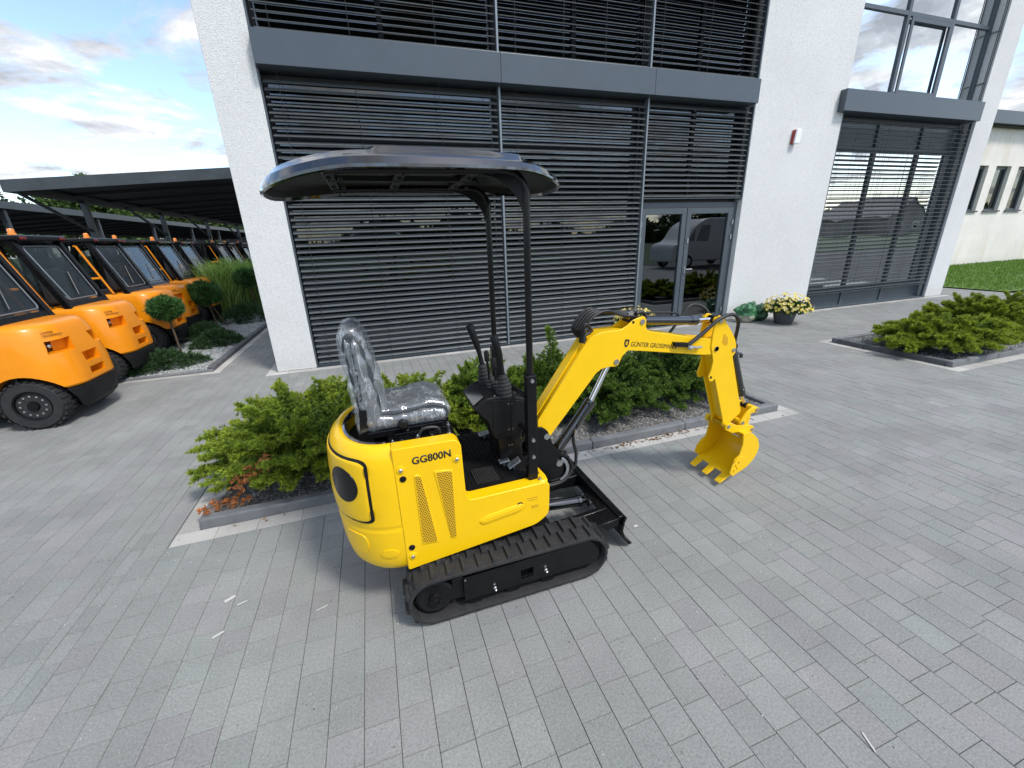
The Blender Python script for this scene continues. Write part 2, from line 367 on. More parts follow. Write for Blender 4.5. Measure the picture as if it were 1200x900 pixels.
def link(name, me, parent=None, smooth=35, bevel=0.0, bseg=2, sub=0):
    me.validate(); me.update()
    if smooth:
        me.shade_smooth() if hasattr(me, 'shade_smooth') else None
        if smooth < 180: me.set_sharp_from_angle(angle=math.radians(smooth))
    ob = bpy.data.objects.new(name, me); C.objects.link(ob)
    if parent: ob.parent = parent
    if bevel:
        bm_ = ob.modifiers.new('bevel', 'BEVEL'); bm_.width = bevel; bm_.segments = bseg; bm_.limit_method = 'ANGLE'; bm_.angle_limit = math.radians(35)
        bm_.harden_normals = False
    if sub:
        sm = ob.modifiers.new('sub', 'SUBSURF'); sm.levels = sub; sm.render_levels = sub
    return ob
def thing(name, label, cat, loc, group=None):
    o = bpy.data.objects.new(name, None); C.objects.link(o); o.location = loc; o.empty_display_size = .1
    o['label'] = label; o['category'] = cat
    if group: o['group'] = group
    return o
def tag(o, label, cat, group=None):
    o['label'] = label; o['category'] = cat
    if group: o['group'] = group
    return o
def struct(o, kind='structure'): o['kind'] = kind; return o
def copy_tree(o, parent=None):
    c = o.copy(); C.objects.link(c)
    if parent: c.parent = parent
    for ch in list(o.children): copy_tree(ch, c)
    return c
def rpoly(pts, r, seg=5):
    """polygon with rounded corners; r a number or list"""
    n = len(pts); out_ = []
    for i in range(n):
        p = Vector(pts[i]); a = Vector(pts[i - 1]); b = Vector(pts[(i + 1) % n]); rr_ = r[i] if isinstance(r, (list, tuple)) else r
        if rr_ <= 0: out_.append(tuple(p)); continue
        da = (a - p); db = (b - p); k = min(rr_, da.length * .45, db.length * .45)
        p0 = p + da.normalized() * k; p1 = p + db.normalized() * k
        for j in range(seg + 1):
            tt = j / seg; q = p0 * (1 - tt) ** 2 + p * 2 * tt * (1 - tt) + p1 * tt ** 2; out_.append(tuple(q))
    return out_
def bez(pts, n=16):
    """Catmull-Rom through points"""
    P = [Vector(p) for p in pts]; P = [P[0] * 2 - P[1]] + P + [P[-1] * 2 - P[-2]]; o = []
    m_ = len(P) - 3; per = max(2, n // m_)
    for i in range(m_):
        a, b, c, d = P[i:i + 4]
        for k in range(per):
            t_ = k / per
            o.append(.5 * ((2 * b) + (c - a) * t_ + (2 * a - 5 * b + 4 * c - d) * t_ ** 2 + (3 * b - a - 3 * c + d) * t_ ** 3))
    o.append(P[-2]); return o
def text_mesh(txt, size, extrude=.0006, align='LEFT', shear=0.0, offset=0.0):
    cu = bpy.data.curves.new('txt', 'FONT'); cu.body = txt; cu.size = size; cu.extrude = extrude; cu.align_x = align; cu.shear = shear; cu.offset = offset
    cu.resolution_u = 3
    ob = bpy.data.objects.new('txt', cu); C.objects.link(ob)
    dg = bpy.context.evaluated_depsgraph_get(); me = bpy.data.meshes.new_from_object(ob.evaluated_get(dg))
    bpy.data.objects.remove(ob); bpy.data.curves.remove(cu)
    return me
def put_text(name, txt, width, height, org, ux, uz, m, parent, shear=0, offset=0.0, extrude=.0006):
    """lettering whose lower left corner is org, running along ux, up along uz"""
    me = text_mesh(txt, 1.0, extrude=0.0, shear=shear, offset=offset)
    co = np.empty(len(me.vertices) * 3); me.vertices.foreach_get('co', co); co = co.reshape(-1, 3)
    mn, mxv = co.min(0), co.max(0)
    ux = Vector(ux).normalized(); uz = Vector(uz).normalized(); nn = ux.cross(uz); o = Vector(org) - wloc(parent)
    for v in me.vertices:
        a = (v.co.x - mn[0]) / (mxv[0] - mn[0]) * width; c = (v.co.y - mn[1]) / (mxv[1] - mn[1]) * height
        v.co = o + ux * a + uz * c
    me.materials.clear(); me.materials.append(M[m])
    ob = link(name, me, parent, 0); md = ob.modifiers.new('solid', 'SOLIDIFY'); md.thickness = .0008; md.offset = 0
    return ob
def tri_mesh(name, V, F, tones, m, parent=None, fsize=None):
    """numpy mesh with the per-vertex colour attribute 'tone'"""
    me = bpy.data.meshes.new(name); V = np.asarray(V, dtype=np.float32)
    if parent:
        o = wloc(parent); V = V - np.array(o, dtype=np.float32)
    F = np.asarray(F, dtype=np.int32); k = F.shape[1]
    me.vertices.add(len(V)); me.vertices.foreach_set('co', V.ravel())
    me.loops.add(F.size); me.loops.foreach_set('vertex_index', F.ravel())
    me.polygons.add(len(F)); me.polygons.foreach_set('loop_start', np.arange(0, F.size, k, dtype=np.int32))
    me.update(calc_edges=True); me.validate()
    at = me.attributes.new('tone', 'FLOAT_COLOR', 'POINT'); T4 = np.ones((len(V), 4), dtype=np.float32); T4[:, :3] = tones
    at.data.foreach_set('color', T4.ravel())
    me.materials.append(M[m]); ob = bpy.data.objects.new(name, me); C.objects.link(ob)
    if m == 'paver': me.shade_flat()
    if parent: ob.parent = parent
    return ob
def flat_tone(ob, col):
    me = ob.data; at = me.attributes.new('tone', 'FLOAT_COLOR', 'POINT')
    me.shade_flat()
    at.data.foreach_set('color', np.tile(np.array([*col, 1], dtype=np.float32), len(me.vertices))); return ob
rng = np.random.default_rng(5)
def unit(a): return a / np.maximum(np.linalg.norm(a, axis=-1, keepdims=True), 1e-9)
def needles(pos, dirs, n, length, width, spread, tone, tvar=.18):
    """n thin leaves at each pos, fanned round dirs; returns V,F,T"""
    K = len(pos); p = np.repeat(pos, n, 0); d = np.repeat(dirs, n, 0); c = np.repeat(tone, n, 0)
    ax = unit(d + spread * rng.normal(size=(K * n, 3))); sd_ = unit(np.cross(ax, rng.normal(size=(K * n, 3))))
    ln = length * rng.uniform(.6, 1.25, (K * n, 1)); wd = width * rng.uniform(.7, 1.2, (K * n, 1))
    b0 = p + ax * ln * .05; mid = p + ax * ln * .5
    V = np.stack([b0, mid - sd_ * wd * .5, p + ax * ln, mid + sd_ * wd * .5], 1).reshape(-1, 3)
    F = np.arange(K * n * 4).reshape(-1, 4)
    T = np.repeat(np.clip(c * (1 + tvar * rng.normal(size=(K * n, 1))), .004, 1), 4, 0)
    return V, F, T

# ------------------------------------------------------------------ ground
g = MB().add([(-900, -900, -.045), (900, -900, -.045), (900, 900, -.045), (-900, 900, -.045)], [(0, 1, 2, 3)]).build('ground', 'field', None, 0); struct(g)
g = MB().add([(-60, -8.5, -.028), (60, -8.5, -.028), (60, 90, -.028), (-60, 90, -.028)], [(0, 1, 2, 3)]).build('yard', 'asphalt', None, 0); struct(g)
pave = bpy.data.objects.new('pavement', None); C.objects.link(pave); struct(pave)
MB().add([(-14, -12, -.0075), (15.1, -12, -.0075), (15.1, 26, -.0075), (-14, 26, -.0075)], [(0, 1, 2, 3)]).build('paving_bed', 'far_paving', pave, 0)

P1 = (-1.40, 3.78, 2.60, 4.42); P2 = (6.58, 12.9, 2.76, 4.50); P3 = (-3.75, -2.31, 6.83, 17.0); PB = (-1.61, 13.62, 6.335, 30.)
RECTS = [P1, P2, P3, PB]
def free_intervals(xa, xb, y0, y1):
    xm = (xa + xb) / 2; iv = [(y0, y1)]
    for (a, b, c, d) in RECTS:
        if a < xm < b:
            nx = []
            for (p, q) in iv:
                if d <= p or c >= q: nx.append((p, q)); continue
                if c > p: nx.append((p, c))
                if d < q: nx.append((d, q))
            iv = nx
    return iv
pavers = []
CW = .128; xs = -6.4
while xs < 15.1:
    cuts = sorted({xs, min(xs + CW, 15.1)} | {v for r_ in RECTS for v in r_[:2] if xs + .01 < v < xs + CW - .01})
    for xa, xb in zip(cuts[:-1], cuts[1:]):
        ymax = 16.5 if xs < -1.4 else (6.34 if xs < 13.6 else 9.0)
        for (ya, yb) in free_intervals(xa, xb, -.5, ymax):
            y = ya - (R_.random() * .1 if ya == -.5 else 0)
            while y < yb - .02:
                l = R_.choice((.125, .125, .165, .165, .21)); e = min(y + l, yb)
                if yb - e < .05: e = yb
                pavers.append((xa, xb, y, e)); y = e
    xs += CW
def paver_geo(xa, xb, ya, yb, z0=-.0135, j=.0005, b=.0013):
    dz = R_.uniform(-.001, .001); tx, ty = R_.uniform(-.0004, .0004), R_.uniform(-.0004, .0004)
    xa += j; xb -= j; ya += j; yb -= j
    v = [(xa, ya, z0), (xb, ya, z0), (xb, yb, z0), (xa, yb, z0)]
    v += [(p, q, -.0042 + dz) for p, q, _ in v[:4]]
    v += [(xa + b, ya + b, dz + tx + ty), (xb - b, ya + b, dz - tx + ty), (xb - b, yb - b, dz - tx - ty), (xa + b, yb - b, dz + tx - ty)]
    f = []
    for k in (0, 4): f += [(k + i, k + (i + 1) % 4, k + 4 + (i + 1) % 4, k + 4 + i) for i in range(4)]
    f.append((8, 9, 10, 11)); return v, f
def paver_tone():
    k = R_.gauss(1, .032); h = R_.random()
    base = (.233, .240, .226) if h < .62 else ((.235, .234, .227) if h < .85 else (.226, .238, .222))
    return [c * k for c in base]
def cam_size(p):
    x, y = (p[0] + p[1]) / 2, (p[2] + p[3]) / 2
    c = _R.T @ np.array([x, y, -1.7])
    if c[2] < .3: return 0
    u, v = 600 + 479.4 * c[0] / c[2], 450 + 479.4 * c[1] / c[2]
    if not (-20 < u < 1220 and 250 < v < 930): return 0
    if 470 < u < 640 and 470 < v < 640 : return 0
    return (p[1] - p[0]) * (p[3] - p[2]) / c[2] ** 3
order = sorted(range(len(pavers)), key=lambda i: -cam_size(pavers[i])); near = set(order[:290])
V, F, T = [], [], []
for i, p in enumerate(pavers):
    v, f = paver_geo(*p); tn = paver_tone()
    if i in near:
        me = bpy.data.meshes.new('paver'); cx, cy = (p[0] + p[1]) / 2, (p[2] + p[3]) / 2
        me.from_pydata([(a - cx, b - cy, c) for a, b, c in v], [], f); me.materials.append(M['paver'])
        ob = bpy.data.objects.new('paver', me); C.objects.link(ob); ob.parent = pave; ob.location = (cx, cy, 0); flat_tone(ob, tn)
    else:
        o_ = len(V); V += v; F += [tuple(q + o_ for q in ff) for ff in f]; T += [tn] * 12
struct(tri_mesh('pavers', V, F, np.array(T), 'paver', pave), 'stuff')
# pale border stones
def border(x0, x1, y0, y1, along, n0=.25):
    a, b = (x0, x1) if along == 'x' else (y0, y1); s = a
    while s < b - .01:
        e = min(s + n0 * R_.uniform(.85, 1.1), b)
        if b - e < .08: e = b
        q = (s, e, y0, y1) if along == 'x' else (x0, x1, s, e)
        v, f = paver_geo(*q); me = bpy.data.meshes.new('border_stone'); me.from_pydata(v, [], f); me.materials.append(M['paver'])
        ob = bpy.data.objects.new('border_stone', me); C.objects.link(ob); ob.parent = pave
        k = R_.gauss(1, .07); flat_tone(ob, (.40 * k, .39 * k, .36 * k)); s = e
SW = .125
border(P1[0], P1[1], P1[2], P1[2] + SW, 'x'); border(P1[0], P1[0] + SW, P1[2] + SW, P1[3], 'y'); border(P1[1] - SW, P1[1], P1[2] + SW, P1[3], 'y'); border(P1[0] + SW, P1[1] - SW, P1[3] - SW, P1[3], 'x')
border(P2[0], P2[1], P2[2], P2[2] + SW, 'x'); border(P2[0], P2[0] + SW, P2[2] + SW, P2[3], 'y'); border(P2[0] + SW, P2[1], P2[3] - SW, P2[3], 'x')
border(P3[0], P3[1], P3[2], P3[2] + .11, 'x', .4); border(P3[1] - .11, P3[1], P3[2] + .11, 14.5, 'y', .4)
border(PB[0], PB[1], PB[2], PB[2] + SW, 'x', .3); border(PB[0], PB[0] + SW, PB[2] + SW, 12., 'y', .3)

# ------------------------------------------------------------------ planting beds
def gravel(name, x0, x1, y0, y1, z, n, size, cols, parent):
    P = np.stack([rng.uniform(x0, x1, n), rng.uniform(y0, y1, n), np.full(n, z) + rng.uniform(0, size * .5, n)], 1)
    oct_ = np.array([(1, 0, 0), (0, 1, 0), (-1, 0, 0), (0, -1, 0), (0, 0, .7), (0, 0, -.7)])
    ang = rng.uniform(0, 2 * PI, n); ca, sa = np.cos(ang), np.sin(ang)
    S = size * rng.uniform(.5, 1.2, (n, 1, 3)); Q = oct_[None] * S
    Q = np.stack([Q[..., 0] * ca[:, None] - Q[..., 1] * sa[:, None], Q[..., 0] * sa[:, None] + Q[..., 1] * ca[:, None], Q[..., 2]], -1) + P[:, None]
    f = np.array([(0, 1, 4), (1, 2, 4), (2, 3, 4), (3, 0, 4)])
    Fq = (f[None] + (np.arange(n) * 6)[:, None, None]).reshape(-1, 3)
    col = np.array(cols)[rng.integers(0, len(cols), n)] * rng.uniform(.7, 1.25, (n, 1))
    return struct(tri_mesh(name, Q.reshape(-1, 3), Fq, np.repeat(col, 6, 0), 'gravel', parent), 'stuff')
def kerb(bed, x0, x1, y0, y1, along, m, h=.07, ln=.95, ch=.012):
    a, b = (x0, x1) if along == 'x' else (y0, y1); s = a
    while s < b - .01:
        e = min(s + ln, b)
        if b - e < .25: e = b
        q = (s + .0015, e - .0015, y0, y1) if along == 'x' else (x0, x1, s + .0015, e - .0015)
        MB().box(*q, -.02, h + R_.uniform(-.002, .002)).build('kerb_stone', m, bed, 30, bevel=ch, bseg=2); s = e
bed1 = thing('planting_bed', 'long kerbed planting bed with evergreen shrubs behind the yellow excavator', 'planting bed', ((P1[0] + P1[1]) / 2, 3.5, 0))
kx0, kx1, ky0, ky1 = P1[0] + SW + .003, P1[1] - SW - .003, P1[2] + SW + .003, P1[3] - SW - .003; KW = .075
kerb(bed1, kx0, kx1, ky0, ky0 + KW, 'x', 'kerb'); kerb(bed1, kx0, kx1, ky1 - KW, ky1, 'x', 'kerb')
kerb(bed1, kx0, kx0 + KW, ky0 + KW, ky1 - KW, 'y', 'kerb'); kerb(bed1, kx1 - KW, kx1, ky0 + KW, ky1 - KW, 'y', 'kerb')
MB().box(kx0 + KW, kx1 - KW, ky0 + KW, ky1 - KW, -.02, .03).build('soil', 'soil', bed1)
gravel('gravel', kx0 + KW, kx1 - KW, ky0 + KW, ky1 - KW, .03, 22000, .010, [(.20, .21, .21), (.30, .31, .31), (.13, .135, .135), (.24, .23, .21)], bed1)
bed2 = thing('planting_bed', 'kerbed planting bed with spreading shrubs on the right, before the lawn', 'planting bed', (9.7, 3.6, 0))
qx0, qx1, qy0, qy1 = P2[0] + SW + .003, P2[1], P2[2] + SW + .003, P2[3] - SW - .003
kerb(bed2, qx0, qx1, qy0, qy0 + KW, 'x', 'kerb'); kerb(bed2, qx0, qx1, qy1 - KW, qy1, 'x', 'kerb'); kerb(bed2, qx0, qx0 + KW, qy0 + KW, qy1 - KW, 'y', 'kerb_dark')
MB().box(qx0 + KW, qx1, qy0 + KW, qy1 - KW, -.02, .03).build('soil', 'soil', bed2)
gravel('gravel', qx0 + KW, qx1, qy0 + KW, qy1 - KW, .03, 9000, .016, [(.20, .21, .21), (.30, .31, .31), (.13, .135, .135)], bed2)
bed3 = thing('planting_bed', 'pale gravel bed with small round topiary pines beside the orange forklifts', 'planting bed', (-3.0, 9, 0))
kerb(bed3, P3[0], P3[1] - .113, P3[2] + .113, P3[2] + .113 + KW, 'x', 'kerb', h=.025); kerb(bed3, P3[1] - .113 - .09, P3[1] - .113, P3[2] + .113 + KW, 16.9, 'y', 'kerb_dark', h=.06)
MB().box(P3[0], P3[1] - .203, P3[2] + .113 + KW, 16.9, -.02, .012).build('gravel_base', 'kerb', bed3)
gravel('gravel', P3[0], P3[1] - .205, P3[2] + .19, 14, .012, 16000, .020, [(.34, .36, .35), (.26, .28, .27), (.42, .43, .42), (.20, .22, .21)], bed3)

# grit and sand swept over the paving
ngr = 2600; P = np.stack([rng.uniform(-2.6, 5.5, ngr), rng.uniform(.4, 2.6, ngr), np.full(ngr, .0015)], 1)
fc = rng.random(ngr) < .35; P[fc, 1] = 2.45 + np.abs(rng.normal(0, .12, fc.sum())) * np.sign(rng.normal(size=fc.sum()))
P[:, 1] = np.minimum(P[:, 1], 2.72)
S_ = rng.uniform(.0012, .0042, (ngr, 1, 1)); oc = np.array([(1, 0, 0), (0, 1, 0), (-1, 0, 0), (0, -1, 0), (0, 0, .8)])
Q = oc[None] * S_ * rng.uniform(.6, 1.3, (ngr, 1, 3)) + P[:, None]
Fq = (np.array([(0, 1, 4), (1, 2, 4), (2, 3, 4), (3, 0, 4)])[None] + (np.arange(ngr) * 5)[:, None, None]).reshape(-1, 3)
cg = np.array([(.45, .45, .43), (.22, .21, .20), (.10, .09, .08), (.32, .28, .22)])[rng.integers(0, 4, ngr)]
struct(tri_mesh('grit', Q.reshape(-1, 3), Fq, np.repeat(cg, 5, 0), 'gravel'), 'stuff')
# lawn
lw = MB()
GX = np.linspace(15.1, 60, 40); GY = np.linspace(5.95, 40, 30)
for j in range(len(GY)):
    for i in range(len(GX)):
        lw.v.append((GX[i], GY[j], .02 + .012 * math.sin(GX[i] * 1.3 + GY[j])))
for j in range(len(GY) - 1):
    for i in range(len(GX) - 1):
        a = j * len(GX) + i; lw.f.append((a, a + 1, a + 1 + len(GX), a + len(GX)))
struct(lw.build('lawn', mat('lawn_green', (.085, .15, .025), .9, var=.35, vscale=5), None, 180))
ng = 26000
gp = np.stack([rng.uniform(13.9, 34, ng), rng.uniform(6.0, 11.5, ng), np.full(ng, .015)], 1); gp = gp[gp[:, 0] > 15.1]
gd = unit(np.stack([rng.normal(0, .4, len(gp)), rng.normal(0, .4, len(gp)), np.ones(len(gp))], 1))
Vg, Fg, Tg = needles(gp, gd, 3, .075, .012, .35, np.tile(np.array([[.13, .24, .03]]), (len(gp), 1)), .25)
struct(tri_mesh('grass', Vg, Fg, Tg, 'leaf'), 'stuff')
# ------------------------------------------------------------------ office building
FY = 6.465
bld = thing('office_building', 'white rendered two storey office with anthracite blinds, fascia and glass doors', 'building', (6, FY, 0))
def bpart(mb, name, m, parent=None, **k): return mb.build(name, m, parent or bld, **k)
X0, W1A, W1B, W2A, W2B, X1, TOP = -1.47, -.95, 6.70, 8.83, 12.86, 13.48, 8.6
WT = .30
bpart(MB().box(X0, W1A, FY, FY + WT, 0, 7.4), 'wall', 'stucco', smooth=0, bevel=.006)
bpart(MB().box(W1B, W2A, FY, FY + WT, 0, 7.4), 'wall', 'stucco', smooth=0, bevel=.006)
bpart(MB().box(W2B, X1, FY, FY + WT, 0, 7.4), 'wall', 'stucco', smooth=0, bevel=.006)
bpart(MB().box(X0, X1, FY, FY + WT, 7.4, TOP), 'parapet', 'stucco', smooth=0)
bpart(MB().box(X0, X0 + .3, FY + WT, 18, 0, TOP), 'wall', 'stucco', smooth=0)
bpart(MB().box(X1 - .3, X1, FY + WT, 18, 0, TOP), 'wall', 'stucco', smooth=0)
bpart(MB().box(X0 + .3, X1 - .3, 17.7, 18, 0, TOP), 'wall', 'stucco', smooth=0)
bpart(MB().box(X0 + .3, X1 - .3, FY + WT, 17.7, 7.9, 8.1), 'roof', 'roof_under', smooth=0)
bpart(MB().box(X0 + .3, X1 - .3, FY + WT, 17.7, 3.70, 4.08), 'floor_slab', 'interior', smooth=0)
bpart(MB().box(X0 + .3, X1 - .3, FY + .06, 17.7, -.02, .012), 'floor_slab', 'interior_dark', smooth=0)
bpart(MB().box(X0 + .3, X1 - .3, 12.0, 12.1, .012, 3.70), 'inner_wall', 'interior', smooth=0)
bpart(MB().box(X0 + .3, X1 - .3, 12.0, 12.1, 4.08, 7.9), 'inner_wall', 'interior', smooth=0)
bpart(MB().box(7.7, 7.8, FY + WT, 12.0, .012, 3.70), 'inner_wall', 'interior', smooth=0)
bpart(MB().box(7.7, 7.8, FY + WT, 12.0, 4.08, 7.9), 'inner_wall', 'interior', smooth=0)
# fascia between the storeys
FF = 6.34
for xa, xb in ((-.935, 2.058), (2.062, 4.548), (4.552, 6.62)):
    bpart(MB().box(xa, xb, FF, FY + .22, 3.728, 4.076), 'fascia_panel', 'anthracite', smooth=0, bevel=.004)
bpart(MB().box(8.66, 12.74, FF, FY + .22, 3.722, 4.07), 'fascia_panel', 'anthracite', smooth=0, bevel=.004)
bpart(MB().box(W1A, W1B, FY + .22, FY + .29, 3.70, 4.08), 'spandrel', 'interior_dark', smooth=0)
bpart(MB().box(W2A, W2B, FY + .22, FY + .29, 3.70, 4.08), 'spandrel', 'interior_dark', smooth=0)
bpart(MB().box(W1A, W1B, FY + .02, FY + .25, 6.62, 7.4), 'fascia_panel', 'anthracite', smooth=0)
bpart(MB().box(W2A, W2B, FY + .04, FY + .25, 6.9, 7.4), 'fascia_panel', 'anthracite', smooth=0)
# glazing behind the blinds
GY_ = FY + .20
def window(xs_, zs_, glass, xa, xb, za, zb, fw=.055, name='window', fd=.07, fm='frame_grey'):
    """frame with mullions at xs_ and transoms at zs_, one pane in every field"""
    mb = MB()
    mb.box(xa, xa + fw, GY_ - .02, GY_ + fd, za, zb); mb.box(xb - fw, xb, GY_ - .02, GY_ + fd, za, zb)
    mb.box(xa + fw, xb - fw, GY_ - .018, GY_ + fd - .002, za, za + fw); mb.box(xa + fw, xb - fw, GY_ - .018, GY_ + fd - .002, zb - fw, zb)
    for x in xs_: mb.box(x - fw * .6, x + fw * .6, GY_ - .016, GY_ + fd - .004, za + fw, zb - fw)
    for z in zs_: mb.box(xa + fw, xb - fw, GY_ - .014, GY_ + fd - .006, z - fw * .55, z + fw * .55)
    f = bpart(mb, name, fm, smooth=0, bevel=.003)
    ex = [xa + fw] + sorted(xs_) + [xb - fw]; ez = [za + fw] + sorted(zs_) + [zb - fw]
    for i in range(len(ex) - 1):
        for j in range(len(ez) - 1):
            gm = glass(i, j) if callable(glass) else glass
            MB().box(ex[i], ex[i + 1], GY_ + .018, GY_ + .026, ez[j], ez[j + 1]).build('pane', gm, f, 0)
    return f
window([2.06], [3.02], 'glass_dark', W1A + .005, 4.53, .02, 3.72, fm='steel_black')
window([5.6], [3.02], 'glass_dark', 4.545, W1B - .005, 2.22, 3.72, fm='steel_black')
window([.55, 2.06, 3.3, 4.54, 5.6], [5.45], 'glass_dark', W1A + .005, W1B - .005, 4.085, 6.62, fm='steel_black')
window([10.22, 11.58], [3.17], lambda i, j: 'anthracite' if j else 'glass_coated', W2A + .005, W2B - .005, .33, 3.72, fw=.075)
window([10.3, 11.62], [5.45], 'glass_coated', W2A + .005, W2B - .005, 4.085, 6.9, fw=.062)
# opening sash of the upper right window
sx0, sx1, sz0, sz1 = 10.36, 11.56, 4.16, 5.40
mb = MB(); mb.box(sx0, sx0 + .07, GY_ - .045, GY_ - .019, sz0, sz1); mb.box(sx1 - .07, sx1, GY_ - .045, GY_ - .019, sz0, sz1)
mb.box(sx0 + .07, sx1 - .07, GY_ - .044, GY_ - .02, sz0, sz0 + .07); mb.box(sx0 + .07, sx1 - .07, GY_ - .044, GY_ - .02, sz1 - .07, sz1)
bpart(mb, 'sash', 'frame_grey', smooth=0, bevel=.004)
# low panels under the right blind
for xa, xb in ((W2A + .01, 10.1), (10.2, 11.42), (11.52, W2B - .01)):
    bpart(MB().box(xa, xb, GY_ - .04, GY_, .03, .30), 'base_panel', 'anthracite', smooth=0, bevel=.004)
for x in (10.1, 11.42): bpart(MB().box(x, x + .1, GY_ - .06, GY_ - .001, .03, .32), 'base_frame', 'frame_grey', smooth=0)
bpart(MB().box(W2A + .005, W2B - .005, FY + .02, FY + .25, .001, .03), 'sill', 'anthracite', smooth=0)
bpart(MB().box(W1A + .005, 4.54, FY + .02, FY + .19, .001, .02), 'sill', 'anthracite', smooth=0)

# venetian blinds: every slat its own mesh object
SLAT = {}
def slat_mesh(wd, tilt):
    key = (round(wd, 3), tilt)
    if key in SLAT: return SLAT[key]
    ch = .074; a = math.radians(tilt); pr = []
    pts = []
    for i in range(7):
        s = i / 6; d = (s - .5) * ch; crown = .007 * (1 - (2 * s - 1) ** 2); pts.append((d, crown))
    # beaded lips
    top = [(-ch / 2 - .004, -.002), (-ch / 2 - .004, .005)] + pts + [(ch / 2 + .004, .005), (ch / 2 + .004, -.002)]
    bot = [(p[0], p[1] - .0035) for p in reversed(pts)]
    prof = [(x * math.cos(a) - z * math.sin(a), x * math.sin(a) + z * math.cos(a)) for x, z in top + bot]
    mb = MB().prism(prof, -wd / 2, wd / 2, axis='x')
    me = bpy.data.meshes.new('slat'); me.from_pydata(mb.v, [], mb.f); me.materials.append(M['slat']); me.validate(); me.update()
    me.shade_smooth(); me.set_sharp_from_angle(angle=math.radians(40))
    SLAT[key] = me; return me
def blind(xa, xb, za, zb, tilt, pitch=.0822, cords=(.12, .5, .88), y=FY + .045):
    b = MB()
    b.box(xa, xb, y - .035, y + .035, za - .004, za + .010)
    bl = bpart(b, 'blind', 'slat', smooth=0)
    bl.data.materials[0] = M['anthracite']
    n = int((zb - za - .02) / pitch); me = slat_mesh(xb - xa - .02, tilt)
    for k in range(n):
        o = bpy.data.objects.new('slat', me); C.objects.link(o); o.parent = bl
        o.location = Vector(((xa + xb) / 2, y, za + .045 + k * pitch)) - wloc(bl)
        o.rotation_euler = (R_.uniform(-.03, .03), 0, 0)
    for c in cords:
        x = xa + (xb - xa) * c
        cm = MB(); cm.box(x - .0018, x + .0018, y - .042, y - .039, za, zb); cm.box(x - .0018, x + .0018, y + .039, y + .042, za, zb)
        cm.build('ladder_cord', 'steel_black', bl, 0)
    return bl
TILT = 29
B1, B2, B3 = (W1A + .03, 2.045), (2.082, 4.518), (4.552, W1B - .03)
blind(*B1, .03, 3.715, TILT, cords=(.06, .36, .72, .96)); blind(*B2, .03, 3.715, TILT, cords=(.1, .4, .68, .94)); blind(*B3, 2.27, 3.715, TILT, cords=(.08, .5, .93))
blind(B1[0] + .02, B1[1], 4.095, 6.60, TILT, cords=(.06, .36, .72, .96)); blind(*B2, 4.095, 6.60, TILT, cords=(.1, .4, .68, .94)); blind(B3[0], B3[1] - .02, 4.095, 6.60, TILT, cords=(.08, .5, .93))
blind(W2A + .06, W2B - .10, .33, 3.70, 11, cords=(.14, .34, .53, .72, .9))
for x in (2.0635, 4.535):
    for za, zb in ((.02, 3.725), (4.08, 6.61)):
        bpart(MB().box(x - .013, x + .013, FY - .005, FY + .10, za if not (x > 3 and za < 1) else .02, zb), 'guide_rail', 'rail_grey', smooth=0)
for x in (W1A + .012, W1B - .014):
    for za, zb in ((.02 if x < 0 else 2.25, 3.725), (4.08, 6.61)):
        bpart(MB().box(x - .010, x + .010, FY + .004, FY + .09, za, zb), 'guide_rail', 'frame_grey', smooth=0)
for x in (W2A + .035, W2B - .055):
    mb = MB(); mb.box(x - .012, x + .012, FY + .02, FY + .07, .03, 3.715); bpart(mb, 'guide_rail', 'frame_grey', smooth=0)
for x in (W2A + .02, W2B - .02, W2B - .075):
    mb = MB(); mb.cyl((x, FY + .03, 4.08), (x, FY + .03, 6.9), .008, 8)
    for z in (4.45, 5.35, 6.3): mb.cyl((x, FY + .03, z), (x, FY + .17, z), .005, 6)
    bpart(mb, 'guide_cable', 'steel_black')
# glass doors
dy = FY + .10
mb = MB()
mb.box(4.545, 4.60, dy, dy + .09, .01, 2.215); mb.box(6.60, 6.692, dy, dy + .09, .01, 2.215); mb.box(4.60, 6.60, dy + .002, dy + .088, 2.125, 2.213); mb.box(5.558, 5.562, dy + .01, dy + .08, .02, 2.125)
df = bpart(mb, 'door_frame', 'frame_grey', smooth=0, bevel=.004)
bpart(MB().box(4.545, 6.69, dy - .06, dy + .12, -.005, .012), 'threshold', 'alu', smooth=0)
for (xa, xb, hx) in ((4.605, 5.553, None), (5.567, 6.595, 5.62)):
    mb = MB(); sw = .095
    mb.box(xa, xa + sw, dy - .012, dy + .055, .025, 2.12); mb.box(xb - sw, xb, dy - .012, dy + .055, .025, 2.12)
    mb.box(xa + sw, xb - sw, dy - .010, dy + .053, .025, .15); mb.box(xa + sw, xb - sw, dy - .010, dy + .053, 2.02, 2.12)
    d = bpart(mb, 'door', 'frame_grey', smooth=0, bevel=.004)
    MB().box(xa + sw, xb - sw, dy + .018, dy + .026, .15, 2.02).build('pane', 'glass_door', d, 0)
    hs = xa if hx is None else xb
    for z in (.22, 1.6, 1.86):
        MB().lathe([(.0, 0), (.016, .001), (.016, .085), (0, .086)], (hs + (-.012 if hx is None else .012), dy - .026, z - .04), seg=12).build('hinge', 'alu', d)
    if hx:
        hm = MB(); hm.tube([(hx, dy - .012, 1.05), (hx, dy - .06, 1.05), (hx + .13, dy - .06, 1.05)], .010, 8)
        hm.box(hx - .016, hx + .016, dy - .018, dy - .012, .98, 1.10); hm.build('handle', 'bolt', d)
        lm = MB(); lm.cyl((hx, dy - .012, .88), (hx, dy - .024, .88), .014, 10); lm.build('lock', 'bolt', d)
        MB().box(hx - .012, hx + .012, dy - .03, dy - .012, 1.52, 1.60).build('latch', 'bolt', d, 0)
